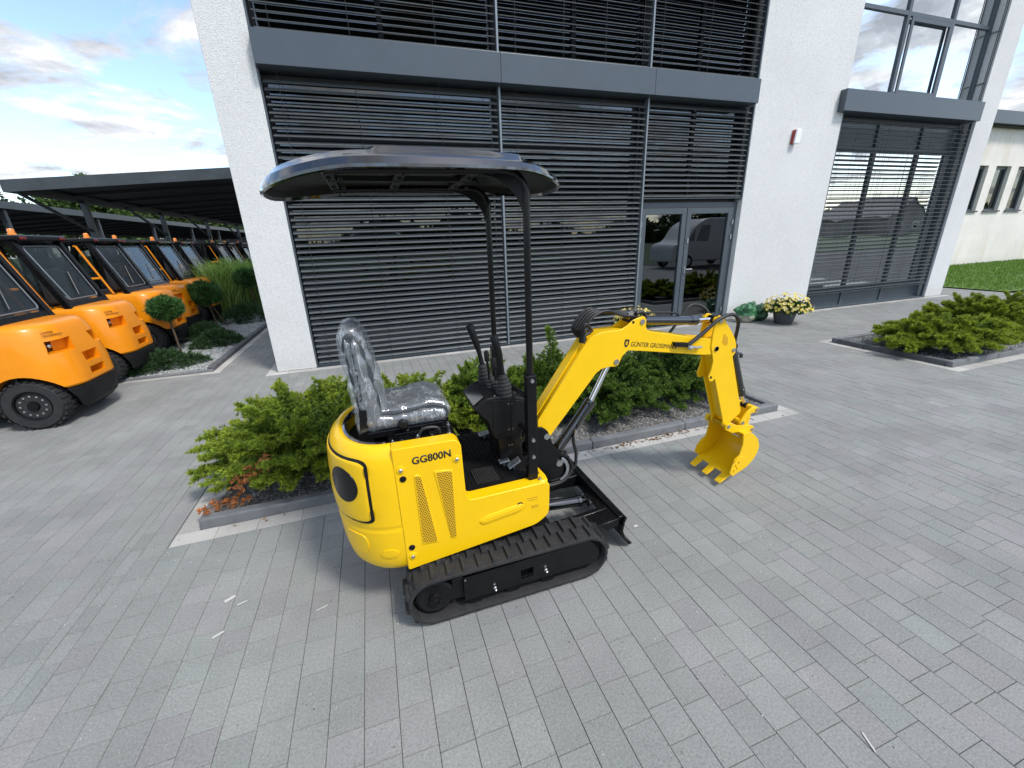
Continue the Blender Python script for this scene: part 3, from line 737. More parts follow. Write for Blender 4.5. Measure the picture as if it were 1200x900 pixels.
# siren
si = thing('alarm_siren', 'small white and red alarm siren on the white wall right of the doors', 'siren', (7.68, FY, 3.27))
MB().prism(rpoly([(7.628, 3.165), (7.70, 3.165), (7.72, 3.395), (7.64, 3.395)], .02), FY - .05, FY).build('back_box', 'red_lens', si, bevel=.006)
mb = MB(); mb.prism(rpoly([(7.635, 3.16), (7.765, 3.165), (7.785, 3.40), (7.66, 3.405)], .025), FY - .085, FY - .05)
mb.build('cover', 'white_plastic', si, bevel=.012, bseg=3)

# ------------------------------------------------------------------ neighbour and what the windows mirror
nb = thing('neighbour_building', 'long old cream plastered building behind the lawn with narrow windows', 'building', (30, 11, 0))
wx = [21.0 + 1.5 * k for k in range(-2, 18)]
NY = 11.0; segs = []; xx = 14.2
mb = MB(); mb.box(14.2, 52, NY, NY + .3, -.1, 2.12); mb.box(14.2, 52, NY, NY + .3, 3.76, 5.05)
for x in wx: mb.box(xx, x, NY, NY + .3, 2.12, 3.76); xx = x + 1.0
mb.box(xx, 52, NY, NY + .3, 2.12, 3.76)
mb.build('wall', 'old_plaster', nb, 0)
MB().box(14.2, 52, NY + .3, NY + 9, -.1, 5.05).build('core', 'interior_dark', nb, 0)
MB().box(14.0, 52.2, NY - .35, NY + 9.2, 5.09, 5.5).build('roof', 'anthracite', nb, 0)
MB().box(14.0, 52.2, NY - .20, NY + 9.1, 5.04, 5.09).build('eave', 'roof_under', nb, 0)
for x in wx[2:14]:
    f = MB(); f.box(x, x + .08, NY + .12, NY + .2, 2.12, 3.76); f.box(x + .92, x + 1, NY + .12, NY + .2, 2.12, 3.76); f.box(x + .08, x + .92, NY + .12, NY + .2, 3.66, 3.76); f.box(x + .08, x + .92, NY + .12, NY + .2, 2.12, 2.2)
    fo = f.build('window', 'frame_grey', nb, 0)
    MB().box(x + .08, x + .92, NY + .16, NY + .17, 2.2, 3.66).build('pane', 'glass_dark', fo, 0)
    MB().box(x - .05, x + 1.05, NY - .06, NY + .12, 2.07, 2.125).build('sill', 'kerb_dark', fo, 0)
MB().box(16.0, 16.08, NY - .04, NY - .001, .3, 1.1).build('stain_strip', 'kerb', nb, 0)
MB().box(14.6, 15.4, NY - .05, NY - .001, 1.35, 1.45).build('ledge', 'kerb_dark', nb, 0)

van = thing('delivery_van', 'white panel van added behind the viewer as a stand-in for the van mirrored in the door glass', 'van', (16.5, -5.2, 0))  # unseen stand-in, added for its reflection in the door glass
body = rpoly([(14.2, .35), (19.2, .35), (19.2, 2.35), (16.0, 2.35), (15.35, 1.95), (14.85, 1.3), (14.2, 1.12)], [.1, .08, .15, .3, .2, .25, .2], 4)
MB().prism(body, -6.1, -4.3).build('body', 'white_paint', van, bevel=.06, bseg=3)
for xa, xb, za in ((15.5, 16.3, 1.3), (14.98, 15.42, 1.3)):
    MB().prism([(xa, za), (xb, za), (xb, 2.05), (xa + .3, 2.05)] if xa > 15.4 else [(xa, za), (xb, za), (xb, 1.9)], -4.305, -4.29).build('side_window', 'glass_cab', van, 0)
for x in (15.05, 18.3):
    for y in (-4.32, -6.08):
        wh = MB().lathe([(0, -.1), (.3, -.1), (.33, -.06), (.33, .06), (.3, .1), (0, .1)], (x, y, .33), (0, 1, 0), 20).build('wheel', 'rubber', van)
        MB().lathe([(0, -.105), (.18, -.105), (.2, -.09), (.2, .09), (.18, .105), (0, .105)], (x, y, .33), (0, 1, 0), 16).build('rim', 'alu', wh)
ho = thing('house', 'low gable roofed house added behind the viewer as a stand-in for the one mirrored in the windows', 'house', (95, -40, 0))  # out of view, invented to be mirrored in the right window
MB().prism([(90, 0), (100, 0), (100, 3.2), (95, 6.2), (90, 3.2)], -52, -40).build('wall', 'brick_house', ho, 0)
MB().box(70, 88, -54, -44, 0, 3.0).build('wing', 'brick_house', ho, 0); MB().prism([(-43.5, 3.0), (-49, 5.0), (-54.5, 3.0)], 69.5, 88.3, axis='x').build('roof', 'roof_tile', ho, 0)
mb = MB(); mb.prism([(89.6, 3.1), (95, 6.3), (100.4, 3.1), (100.4, 3.3), (95, 6.52), (89.6, 3.3)], -52.3, -39.7); mb.build('roof', 'roof_tile', ho, 0)
for x in (92, 96.5):
    wo = MB().box(x, x + 1.4, -40.0, -39.96, 1, 2.2).build('window', 'white_plastic', ho, 0); MB().box(x + .1, x + 1.3, -39.96, -39.955, 1.1, 2.1).build('pane', 'glass_dark', wo, 0)
# ------------------------------------------------------------------ plants
def shrub(name, label, cat, c, rx, ry, h, nb_, seed, tips=(.31, .40, .036), deep=(.06, .125, .02), brown=0, lean=(0, 0), nl=.030, group=None, tall=None, tn=19, wd=.0062):
    """evergreen with arching branches, each set with twigs of small needles; tips of a newer, paler green"""
    rg = np.random.default_rng(seed); t = thing(name, label, cat, (c[0], c[1], .02), group)
    pos, dr, col = [], [], []; stems = MB()
    for k in range(nb_):
        a = rg.uniform(0, 2 * PI); rad = rg.uniform(.25, 1.0) ** .7
        ex, ey = c[0] + math.cos(a) * rx * rad + lean[0], c[1] + math.sin(a) * ry * rad + lean[1]
        top = h * (1.0 - .55 * rad ** 1.6) * rg.uniform(.5, 1.18)
        if tall and k < 3: ex, ey, top = tall[0] + .06 * k, tall[1] + .05 * k, tall[2] * (1 - .2 * k)
        bx, by = c[0] + math.cos(a) * rx * .30 * rg.uniform(0, 1), c[1] + math.sin(a) * ry * .3 * rg.uniform(0, 1)
        P0, P2_ = np.array([bx, by, .03]), np.array([ex, ey, max(top, .07)])
        Pm = (P0 + P2_) / 2 + np.array([0, 0, .12 * h + .05]); n = int(16 * max(.4, np.linalg.norm(P2_ - P0) / .5))
        isb = k >= nb_ - brown
        path = []
        for i in range(n):
            s = .18 + .82 * i / (n - 1); p = P0 * (1 - s) ** 2 + Pm * 2 * s * (1 - s) + P2_ * s * s
            d = unit(2 * (1 - s) * (Pm - P0) + 2 * s * (P2_ - Pm)); path.append(p)
            side = unit(np.cross(d, [0, 0, 1]) + 1e-6)
            for q in range(3 if s > .3 else 2):
                sg = rg.choice([-1, 1]); ln = rg.uniform(.02, .10) * (1.15 - .75 * s) * 1.3
                tw = unit(d * .75 + side * sg * rg.uniform(.3, 1.0) + np.array([0, 0, rg.uniform(-.15, .6)]))
                for e in (.45, 1.0):
                    pos.append(p + tw * ln * e); dr.append(tw)
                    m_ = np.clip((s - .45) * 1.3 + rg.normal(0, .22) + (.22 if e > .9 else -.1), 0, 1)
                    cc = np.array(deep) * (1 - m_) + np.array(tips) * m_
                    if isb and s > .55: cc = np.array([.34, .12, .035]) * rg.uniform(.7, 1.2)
                    col.append(cc)
        pos.append(P2_); dr.append(unit(P2_ - Pm)); col.append(np.array(tips) if not isb else np.array([.36, .13, .04]))
        if k % 3 == 0: stems.tube([tuple(q) for q in path[::5]] + [tuple(path[-1])], [.008] + [.004] * len(path[::5]), 5)
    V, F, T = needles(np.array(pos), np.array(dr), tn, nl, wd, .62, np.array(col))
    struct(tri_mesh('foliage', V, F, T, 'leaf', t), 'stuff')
    stems.build('stem', 'bark', t)
    return t
GS = 'evergreen shrubs in the bed behind the excavator'
shrub('evergreen_shrub', 'spreading bright green yew shrub with orange dead sprigs left of the excavator', 'shrub', (-.60, 3.36), .82, .72, .66, 270, 11, brown=0)
shrub('evergreen_shrub', 'yew shrub half hidden behind the yellow counterweight and seat', 'shrub', (.25, 3.5), .62, .66, .58, 140, 12)
shrub('evergreen_shrub', 'yew shrub seen between the seat and the control levers', 'shrub', (.95, 3.5), .5, .66, .66, 130, 13, tips=(.19, .28, .03))
shrub('evergreen_shrub', 'upright shrub with a tall leading spike between post and boom', 'shrub', (1.5, 3.55), .42, .5, .60, 100, 14, tall=(1.55, 3.55, .86), tips=(.16, .26, .03))
shrub('evergreen_shrub', 'broad dark green juniper below the knee of the boom', 'shrub', (2.05, 3.5), .70, .72, .57, 190, 15, tips=(.135, .225, .032), deep=(.03, .075, .016))
shrub('evergreen_shrub', 'broad dark green juniper between boom and dipper arm', 'shrub', (2.85, 3.52), .68, .70, .54, 190, 16, tips=(.135, .225, .032), deep=(.03, .075, .016))
shrub('evergreen_shrub', 'small juniper with one rusty dead branch at the right end of the bed', 'shrub', (3.36, 3.62), .52, .42, .42, 60, 17, brown=5, tips=(.15, .25, .034))
shrub('evergreen_shrub', 'golden green spreading juniper in front corner of the right bed', 'shrub', (7.60, 3.46), 1.05, .68, .50, 220, 21, tips=(.32, .40, .034), deep=(.07, .13, .018), tn=16, nl=.040, wd=.0075)
shrub('evergreen_shrub', 'taller golden green juniper in the middle of the right bed', 'shrub', (8.95, 3.7), 1.0, .72, .64, 210, 22, tips=(.32, .39, .034), deep=(.07, .13, .018), tn=16, nl=.040, wd=.0075)
shrub('evergreen_shrub', 'golden green juniper cut by the right edge of the picture', 'shrub', (10.2, 3.7), 1.0, .66, .55, 170, 23, tips=(.32, .39, .034), deep=(.07, .13, .018), tn=16, nl=.040, wd=.0075)
# orange dead sprigs in the left shrub
s1 = [o for o in bpy.data.objects if o.get('label', '').startswith('spreading bright green yew')][0]
for (cx_, cy_, cz_, n_, sx_) in ((-.95, 2.80, .27, 30, .055), (-.84, 2.81, .34, 16, .035)):
    p_ = np.array([cx_, cy_, cz_]) + rng.normal(size=(n_, 3)) * np.array([sx_, .04, sx_ * .8])
    V, F, T = needles(p_, unit(rng.normal(size=(n_, 3)) + [0, -.8, .3]), 12, .032, .008, .6, np.tile([[.50, .20, .07]], (n_, 1)) * rng.uniform(.7, 1.2, (n_, 1)))
    struct(tri_mesh('dead_foliage', V, F, T, 'leaf', s1), 'stuff')
# orange dead twig tufts lying on the left kerb
tw = thing('dead_sprig', 'orange dead conifer sprig lying over the front left corner of the kerb', 'dead sprig', (-1.16, 2.80, .08))
pp = np.array([(-1.26 + .02 * i, 2.78 + .006 * i + .02 * rng.normal(), .085 + .02 * abs(rng.normal())) for i in range(14)])
V, F, T = needles(pp, unit(rng.normal(size=(14, 3)) + np.array([-.8, 0, .4])), 34, .034, .006, .8, np.tile([[.50, .19, .055]], (14, 1)))
struct(tri_mesh('foliage', V, F, T, 'leaf', tw), 'stuff'); MB().tube([tuple(q) for q in pp[::4]], .003, 5).build('twig', 'bark', tw)

# low mounds in the gravel bed
def mound(label, c, rx, ry, h, seed, n=900):
    rg = np.random.default_rng(seed); t = thing('ground_cover_juniper', label, 'shrub', (c[0], c[1], .02), 'low conifers in the gravel bed')
    a = rg.uniform(0, 2 * PI, n); r = np.sqrt(rg.uniform(0, 1, n)); z = h * (1 - r ** 2.2) * rg.uniform(.55, 1.1, n)
    lob = 1 + .16 * np.sin(3 * a + seed) + .1 * np.sin(7 * a)
    P = np.stack([c[0] + np.cos(a) * r * rx * lob, c[1] + np.sin(a) * r * ry * lob, .03 + z], 1)
    D = unit(np.stack([np.cos(a) * r * 1.1, np.sin(a) * r * 1.1, .45 + rg.uniform(-.2, .4, n)], 1))
    T0 = np.array([[.045, .095, .034]]) * rg.uniform(.6, 1.7, (n, 1))
    V, F, T = needles(P, D, 9, .075, .014, .5, T0); struct(tri_mesh('foliage', V, F, T, 'leaf', t), 'stuff')
    MB().tube([(c[0], c[1], 0), (c[0], c[1], h * .6)], [.02, .008], 6).build('stem', 'bark', t)
mound('low dark conifer mound at the near left of the gravel bed', (-3.32, 7.5), .55, .36, .24, 1)
mound('low dark conifer mound in the middle of the gravel bed near its kerb', (-2.92, 9.0), .36, .42, .24, 2, 700)
mound('low dark conifer mound behind the first topiary pine', (-3.4, 9.9), .36, .5, .25, 3, 600)
mound('low dark conifer mound at the far end of the gravel bed', (-3.1, 11.9), .5, .7, .36, 4, 900)
def topiary(label, x, y, h, r, seed, lean=0.0, props=0):
    rg = np.random.default_rng(seed); t = thing('topiary_pine', label, 'topiary', (x, y, .02), 'clipped standard pines')
    MB().tube(bez([(x, y, 0), (x - lean * .4, y, h * .5), (x - lean, y, h)]), [.022] * 17 if False else .017, 7).build('stem', 'bark', t)
    n = 1100; d = unit(rg.normal(size=(n, 3))); rad = r * (1 + .14 * np.sin(4 * d[:, :1] * 2 + seed) + .1 * rg.normal(size=(n, 1))) * rg.uniform(.55, 1.0, (n, 1)) ** .4
    P = np.array([x - lean, y, h + r * .35]) + d * rad * np.array([1, 1, .78])
    T0 = np.array([[.06, .14, .038]]) * rg.uniform(.55, 1.9, (n, 1))
    V, F, T = needles(P, unit(d + [0, 0, .35]), 10, .095, .015, .6, T0); struct(tri_mesh('crown', V, F, T, 'leaf', t), 'stuff')
    for k in range(props): MB().cyl((x + .18, y + .1 - .25 * k, 0), (x - lean + .02, y, h * .95), .013, 6).build('stake', 'bark', t)
topiary('nearest small ball topped pine on a thin stem before the second forklift', -3.37, 8.55, .74, .175, 1, lean=.03)
topiary('staked ball topped pine in the middle of the gravel bed', -3.45, 10.9, .72, .26, 2, lean=.10, props=1)
topiary('farthest ball topped pine beside the corner of the office', -2.98, 12.7, .92, .22, 3, lean=.12)
# tall ornamental grass
og = thing('ornamental_grass', 'tall fountain of green ornamental grass beside the office corner', 'ornamental grass', (-3.72, 13.9, 0))
nbl = 5200; V = []; F = []; T = []
a = rng.uniform(0, 2 * PI, nbl); rr_ = rng.uniform(.3, 1.0, nbl) ** .6
for i in range(nbl):
    bx, by = -3.72 + .35 * math.cos(a[i]) * rng.random() + rng.normal(0, .18), 13.9 + rng.normal(0, .5)
    H_ = rng.uniform(1.0, 1.75); o_ = rr_[i] * rng.uniform(.5, 1.15); dx, dy_ = math.cos(a[i]) * o_, math.sin(a[i]) * o_
    base = len(V); wdt = .011; sx, sy = -math.sin(a[i]) * wdt, math.cos(a[i]) * wdt
    cc = np.array([.28, .42, .10]) * rng.uniform(.5, 1.35)
    for s in (0, .35, .65, .85, 1.0):
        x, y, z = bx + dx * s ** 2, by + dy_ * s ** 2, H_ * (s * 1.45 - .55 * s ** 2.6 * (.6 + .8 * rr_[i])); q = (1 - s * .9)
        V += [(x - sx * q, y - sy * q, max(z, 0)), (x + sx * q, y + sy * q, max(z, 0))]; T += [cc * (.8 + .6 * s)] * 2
    F += [(base + 2 * k, base + 2 * k + 1, base + 2 * k + 3, base + 2 * k + 2) for k in range(4)]
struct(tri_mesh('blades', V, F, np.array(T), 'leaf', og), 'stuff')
MB().lathe([(0, 0), (.4, 0), (.3, .08), (0, .1)], (-3.72, 13.9, .01)).build('crown_base', 'soil', og)

# flower pots
def flower_pot(label, x, y, r, h, fr, seed):
    rg = np.random.default_rng(seed); t = thing('flower_pot', label, 'flower pot', (x, y, 0), 'yellow chrysanthemum pots')
    MB().lathe([(0, 0), (r * .72, 0), (r * .75, .01), (r, h - .02), (r * 1.05, h - .018), (r * 1.05, h), (r * .93, h), (r * .9, h - .03), (0, h - .03)], (x, y, 0), seg=32).build('pot', 'pot_grey', t)
    n = 500; d = unit(rg.normal(size=(n, 3)) * [1, 1, .8]); d[:, 2] = np.abs(d[:, 2]) * .9 - .25
    P = np.array([x + fr * .12, y, h + .04]) + d * np.array([fr, fr, fr * .62]) * rg.uniform(.6, .97, (n, 1))
    V, F, T = needles(P, unit(d + .2), 7, .06, .024, .7, np.array([[.05, .11, .025]]) * rg.uniform(.6, 1.5, (n, 1))); struct(tri_mesh('foliage', V, F, T, 'leaf', t), 'stuff')
    n = 230; d = unit(rg.normal(size=(n, 3))); d[:, 2] = np.abs(d[:, 2]) * .95 - .2; d = unit(d)
    P = np.array([x + fr * .12, y, h + .05]) + d * np.array([fr, fr, fr * .66]) * rg.uniform(.92, 1.1, (n, 1))
    # each bloom a ring of petals
    Vp, Fp, Tp = [], [], []
    for i in range(n):
        nn = Vector(unit(d[i] + rg.normal(0, .25, 3) + np.array([-.1, -.35, .3]))); u = nn.orthogonal().normalized(); w_ = nn.cross(u); R0 = rg.uniform(.020, .034); c0 = Vector(P[i])
        tone = np.array([.78, .66, .16]) * rg.uniform(.8, 1.15); tone[2] *= rg.uniform(.6, 2.2)
        for k in range(9):
            a0 = 2 * PI * (k + rg.random() * .3) / 9; dv = u * math.cos(a0) + w_ * math.sin(a0); sv = u * -math.sin(a0) + w_ * math.cos(a0); b0 = len(Vp)
            Vp += [c0, c0 + dv * R0 * .6 - sv * R0 * .3 + nn * .004, c0 + dv * R0 + nn * .010, c0 + dv * R0 * .6 + sv * R0 * .3 + nn * .004]; Fp.append((b0, b0 + 1, b0 + 2, b0 + 3)); Tp += [tone * .8, tone, tone, tone]
    struct(tri_mesh('blossoms', [tuple(q) for q in Vp], Fp, np.clip(np.array(Tp), 0, 1), 'petal', t), 'stuff')
flower_pot('grey pot of pale yellow chrysanthemums on the paving by the white wall', 7.36, 5.74, .20, .25, .38, 3)
flower_pot('grey pot of yellow chrysanthemums before the blinds, left of the doors', 4.22, 6.08, .19, .24, .33, 4)
# bags by the wall
def bag(label, c, sx, sy, sz, m, m2, seed):
    t = thing('soil_bag', label, 'plastic bag', (c[0], c[1], 0), 'crumpled plastic bags by the wall')
    bm_ = bmesh.new(); bmesh.ops.create_icosphere(bm_, subdivisions=4, radius=1)
    for v in bm_.verts:
        p = v.co.copy(); nz = mnoise.noise(p * 1.7 + Vector((seed, 0, 0))); n2_ = mnoise.noise(p * 4.5 + Vector((0, seed, 0)))
        k = 1 + .30 * nz + .16 * n2_ - .16 * abs(mnoise.noise(p * 3.3 + Vector((0, 0, seed * 2)))) - .10 * abs(mnoise.noise(p * 7.5)) + (.2 * max(0, p.z) * math.cos(3 * math.atan2(p.y, p.x)))
        v.co = Vector((c[0] + p.x * sx * k, c[1] + p.y * sy * k, max(.003, sz * .85 + p.z * sz * k)))
    me = bpy.data.meshes.new('sack'); bm_.to_mesh(me); bm_.free()
    for v in me.vertices: v.co -= Vector((c[0], c[1], 0))
    me.materials.append(M[m]); me.materials.append(M[m2])
    for p in me.polygons: p.material_index = 1 if (p.center.z < sz * .75 and p.center.x < .25 * sx) else 0
    link('sack', me, t, 180)
    mb = MB(); mb.tube(bez([(c[0] + .02, c[1], sz * 1.5), (c[0] + .06, c[1] - .03, sz * 1.8), (c[0] + .12, c[1] - .04, sz * 1.95)]), [.05] * 4 + [.03] * 6 + [.05] * 7 if False else .035, 7); mb.build('knot', m, t)
    return t
bag('crumpled green and clear plastic bag lying against the white wall', (6.90, 6.18), .23, .17, .19, 'bag_green', 'bag_clear', 3)
b2 = bag('dark green printed plastic bag leaning right of the lighter bag', (7.22, 6.16), .16, .15, .165, 'bag_dark', 'bag_dark', 8)
# fallen leaves along the pale stones, scraps of paper
pl = []
for k in range(170):
    q = rng.random()
    x = rng.normal(2.25, .28) if q < .5 else (rng.normal(1.75, .2) if q < .75 else rng.uniform(-1.2, 3.7)); pl.append((x, 2.66 + abs(rng.normal(0, .035)) if q < .75 else 2.62 + rng.random() * .11, .006))
pl = np.array(pl); V, F, T = needles(pl, unit(rng.normal(size=(len(pl), 3)) * [1, 1, .12]), 2, .026, .010, .2, np.tile([[.24, .13, .06]], (len(pl), 1)), .4)
struct(tri_mesh('leaf_litter', V, F, T, 'leaf'), 'stuff')
def scrap(label, x, y, ln, wd_, ang):
    mb = MB(); c_, s_ = math.cos(ang), math.sin(ang); vs = []; ln *= .55; wd_ *= .6
    for a_, b_ in ((-1, -1), (1, -.7), (1.05, .9), (.2, 1), (-1, .8)): vs.append((x + a_ * ln / 2 * c_ - b_ * wd_ / 2 * s_, y + a_ * ln / 2 * s_ + b_ * wd_ / 2 * c_, .0035 + .002 * abs(a_ * b_)))
    mb.prism([(v[0], v[1]) for v in vs], .0025, .0045, axis='z'); o = mb.build('paper_scrap', 'paper', None, 0); tag(o, label, 'paper scrap', 'torn paper scraps on the paving')
scrap('cream scrap of torn paper nearest the left end of the bed', -.918, 2.02, .09, .035, .5)
scrap('white paper strip beside the cream torn scrap', -.85, 1.968, .08, .014, .3)
scrap('white torn paper nearest the lower left of the picture', -.91, 1.80, .085, .02, .45)
scrap('thin white strip on the paving behind the excavator track', -.46, 1.79, .10, .008, .3)
scrap('small white scrap between the dozer blade and the bucket', 1.337, 1.756, .05, .028, .1)
scrap('thin white scratch mark drawn as a flat sliver at the lower right of the paving', 1.42, .50, .010, .11, -.35)  # scratch in the paving, added as a thin sliver in the paper colour
# ------------------------------------------------------------------ forklift yard
def loft_body(levels, plan, name, m, parent, cuts=(), bevel=0.0):
    """levels: (z, inset, rear shift); plan: function inset,shift -> list of (x,y)"""
    mb = MB(); rings = [plan(i_, s_) for (z, i_, s_) in levels]; n = len(rings[0])
    for (z, _, _), rg_ in zip(levels, rings): mb.v += [(p[0], p[1], z) for p in rg_]
    for k in range(len(levels) - 1):
        for i in range(n):
            j = (i + 1) % n; mb.f.append((k * n + i, k * n + j, (k + 1) * n + j, (k + 1) * n + i))
    mb.f.append(tuple(range(n))[::-1]); mb.f.append(tuple((len(levels) - 1) * n + i for i in range(n)))
    ob = mb.build(name, m, parent, smooth=32)
    if cuts:
        for cm in cuts:
            md = ob.modifiers.new('cut', 'BOOLEAN'); md.operation = 'DIFFERENCE'; md.solver = 'EXACT'; md.object = cm
        dg = bpy.context.evaluated_depsgraph_get(); me = bpy.data.meshes.new_from_object(ob.evaluated_get(dg))
        ob.modifiers.clear(); ob.data = me
        for cm in cuts: bpy.data.objects.remove(cm)
        me.shade_smooth(); me.set_sharp_from_angle(angle=math.radians(32))
    return ob
def make_forklift(ox, oy, label):
    t = thing('forklift', label, 'forklift', (ox, oy, 0), 'orange forklifts parked in a row'); H_ = .50
    def plan(ins, sh, fx=-1.0, r=.30):
        pts = [(ox + fx, oy - H_ + ins), ]
        rr = max(.1, r - ins * .3); cx, cy = ox - sh - rr, H_ - ins - rr
        pts += [(cx + rr * math.cos(a), oy - cy + rr * math.sin(a)) for a in np.linspace(-PI / 2, 0, 12)]
        pts += [(cx + rr * math.cos(a), oy + cy + rr * math.sin(a)) for a in np.linspace(0, PI / 2, 12)]
        pts.append((ox + fx, oy + H_ - ins)); return pts
    cuts = [MB().cyl((ox - .39, oy - 1, .24), (ox - .39, oy + 1, .24), .335, 40).build('c', 'black_matte')]
    for s in (-1, 1):
        c_ = MB(); u = Vector((.93, .37 * s, 0)); w_ = Vector((-.37 * s, .93, 0)); ctr = Vector((ox - .075, oy + s * .27, .83))
        vs = []
        for (a, b, z) in ((-.16, -.10, -.06), (.10, -.10, -.06), (.10, .2, -.075), (-.16, .2, -.075), (-.13, -.10, .055), (.12, -.10, .065), (.12, .2, .075), (-.17, .2, .07)): vs.append(ctr + w_ * a * s * -1 + u * b + Vector((0, 0, z)))
        c_.add(vs, [(0, 3, 2, 1), (4, 5, 6, 7), (0, 1, 5, 4), (1, 2, 6, 5), (2, 3, 7, 6), (3, 0, 4, 7)])
        o_ = c_.build('c', 'black_matte', None, 0); bmn = bmesh.new(); bmn.from_mesh(o_.data); bmesh.ops.recalc_face_normals(bmn, faces=bmn.faces); bmn.to_mesh(o_.data); bmn.free(); cuts.append(o_)
        cuts.append(MB().box(ox - .13, ox + .1, oy - .13, oy + .13, *((.60, .71) if s < 0 else (.46, .54))).build('c', 'black_matte', None, 0))
    b = loft_body([(.40, .012, .012), (.42, 0, 0), (.60, 0, .005), (.80, .008, .04), (.93, .018, .075), (1.01, .032, .10), (1.040, .045, .118), (1.060, .07, .145), (1.070, .11, .19), (1.074, .2, .3)], plan, 'counterweight', 'orange', t, cuts)
    for s in (-1, 1):
        lm = MB().box(ox - .205, ox - .175, oy + s * .30 - .055, oy + s * .30 + .055, .775, .885).build('tail_lamp', 'black_paint', b, bevel=.008); MB().lathe([(0, 0), (.022, 0), (.018, .012), (0, .016)], (ox - .174, oy + s * .30, .83), (.93, .37 * s, 0), 12).build('lens', 'chrome', lm)
    put_text('lettering', 'GÜNTER\nGROSSMANN', .17, .06, (ox - .103 - .42 * .085 + .008, oy - .311 - .91 * .085 - .004, .935), (.42, .91, 0), (-.36, .12, 1), 'lettering', b)
    loft_body([(.14, .09, .05), (.19, .04, .01), (.33, .012, -.005), (.385, .012, .0), (.398, .03, .02)], lambda i, s: plan(i, s, -.42, .30), 'bumper', 'black_matte', t, [MB().cyl((ox - .39, oy - 1, .24), (ox - .39, oy + 1, .24), .325, 40).build('c', 'black_matte')])
    MB().box(ox - 1.75, ox - .5, oy - .34, oy + .34, .14, .55).build('chassis', 'black_paint', t, bevel=.02)
    MB().box(ox - 1.75, ox - .86, oy - .47, oy + .47, .50, .80).build('step', 'black_paint', t, bevel=.02)
    MB().box(ox - 1.62, ox - .40, oy - .44, oy + .44, .82, 1.055).box(ox - .42, ox - .41, oy - .36, oy + .36, .82, 1.0).build('cab_base', 'black_paint', t, bevel=.02)
    # wheels
    for x, r, wd_ in ((ox - .39, .26, .18), (ox - 1.62, .33, .24)):
        for s in (-1, 1):
            yc = oy + s * (H_ - .115 if r < .3 else H_ - .06); mb = MB()
            prof = [(r * .56, -wd_ / 2 + .02), (r * .62, -wd_ / 2), (r * .9, -wd_ / 2), (r * .97, -wd_ / 2 + .02), (r, -wd_ / 2 + .05), (r, wd_ / 2 - .05), (r * .97, wd_ / 2 - .02), (r * .9, wd_ / 2), (r * .62, wd_ / 2), (r * .56, wd_ / 2 - .02)]
            mb.lathe(prof, (x, yc, r), (0, 1, 0), 36)
            for k in range(26):
                a = 2 * PI * k / 26; ca, sa = math.cos(a), math.sin(a)
                for side in (-1, 1):
                    y0_, y1_ = yc + side * .004, yc + side * (wd_ / 2 - .004); a2 = a + (.12 if side > 0 else 0); q = []
                    for (ang, yy) in ((a2 - .06, y0_), (a2 + .05, y0_), (a2 + .08, y1_), (a2 - .03, y1_)):
                        for rad in (r * .96, r * 1.03): q.append((x + rad * math.cos(ang), yy, r + rad * math.sin(ang)))
                    mb.add(q, [(1, 3, 5, 7), (0, 2, 3, 1), (2, 4, 5, 3), (4, 6, 7, 5), (6, 0, 1, 7)])
            wh = mb.build('wheel', 'rubber', t, smooth=40)
            so = s * (wd_ / 2)
            rm = MB().lathe([(0, 0), (r * .17, 0), (r * .2, -.02), (r * .3, -.03), (r * .5, -.035), (r * .56, 0), (r * .6, .004), (r * .6, -.05), (0, -.05)], (x, yc + so, r), (0, s, 0), 28).build('rim', 'black_paint', wh)
            bm2 = MB()
            for k in range(12):
                a = 2 * PI * k / 12; bm2.lathe([(0, -.03), (.011, -.03), (.011, -.012), (0, -.010)], (x + r * .40 * math.cos(a), yc + so, r + r * .40 * math.sin(a)), (0, s, 0), 6)
            bm2.build('wheel_nuts', 'bolt', wh)
    # cab: posts, roof, windows
    zb, zt = 1.03, 1.90
    def post(x0, x1, y, w1=.075, w2=.05, z0=zb):
        return MB().add([(x0 - w1 / 2, y - w2 / 2, z0), (x0 + w1 / 2, y - w2 / 2, z0), (x0 + w1 / 2, y + w2 / 2, z0), (x0 - w1 / 2, y + w2 / 2, z0),
                         (x1 - w1 / 2, y - w2 / 2, zt), (x1 + w1 / 2, y - w2 / 2, zt), (x1 + w1 / 2, y + w2 / 2, zt), (x1 - w1 / 2, y + w2 / 2, zt)],
                        [(0, 3, 2, 1), (4, 5, 6, 7), (0, 1, 5, 4), (1, 2, 6, 5), (2, 3, 7, 6), (3, 0, 4, 7)])
    RX0, RX1, FX0, FX1 = ox - .46, ox - .78, ox - 1.62, ox - 1.38
    for y in (oy - .42, oy + .42):
        post(RX0, RX1, oy + (y - oy) * .97, .085, .06).build('cab_post', 'black_paint', t, 0, bevel=.01); post(FX0, FX1, y).build('cab_post', 'black_paint', t, 0, bevel=.01)
        post((RX0 + FX0) / 2 - .05, (RX1 + FX1) / 2, y, .05, .045).build('cab_post', 'black_paint', t, 0, bevel=.008)
        # side glass and the orange door bars behind it
        s = 1 if y > oy else -1
        MB().prism([(FX0 + .04, zb + .02), (RX0 - .14, zb + .02), (RX1 - .10, zt - .05), (FX1 + .04, zt - .05)], y - .006, y + .002).build('side_window', 'glass_cab', t, 0)
        dbar = MB(); yb = y + s * .018
        dbar.tube([(RX0 - .19, yb, zb + .03), (RX1 - .15, yb, zt - .06), (FX1 + .42, yb, zt - .06)], .016, 6); dbar.tube([(RX0 - .28, yb, zb + .30), (RX0 - .52, yb, zb + .30)], .018, 6); dbar.build('door_frame', 'orange', t)
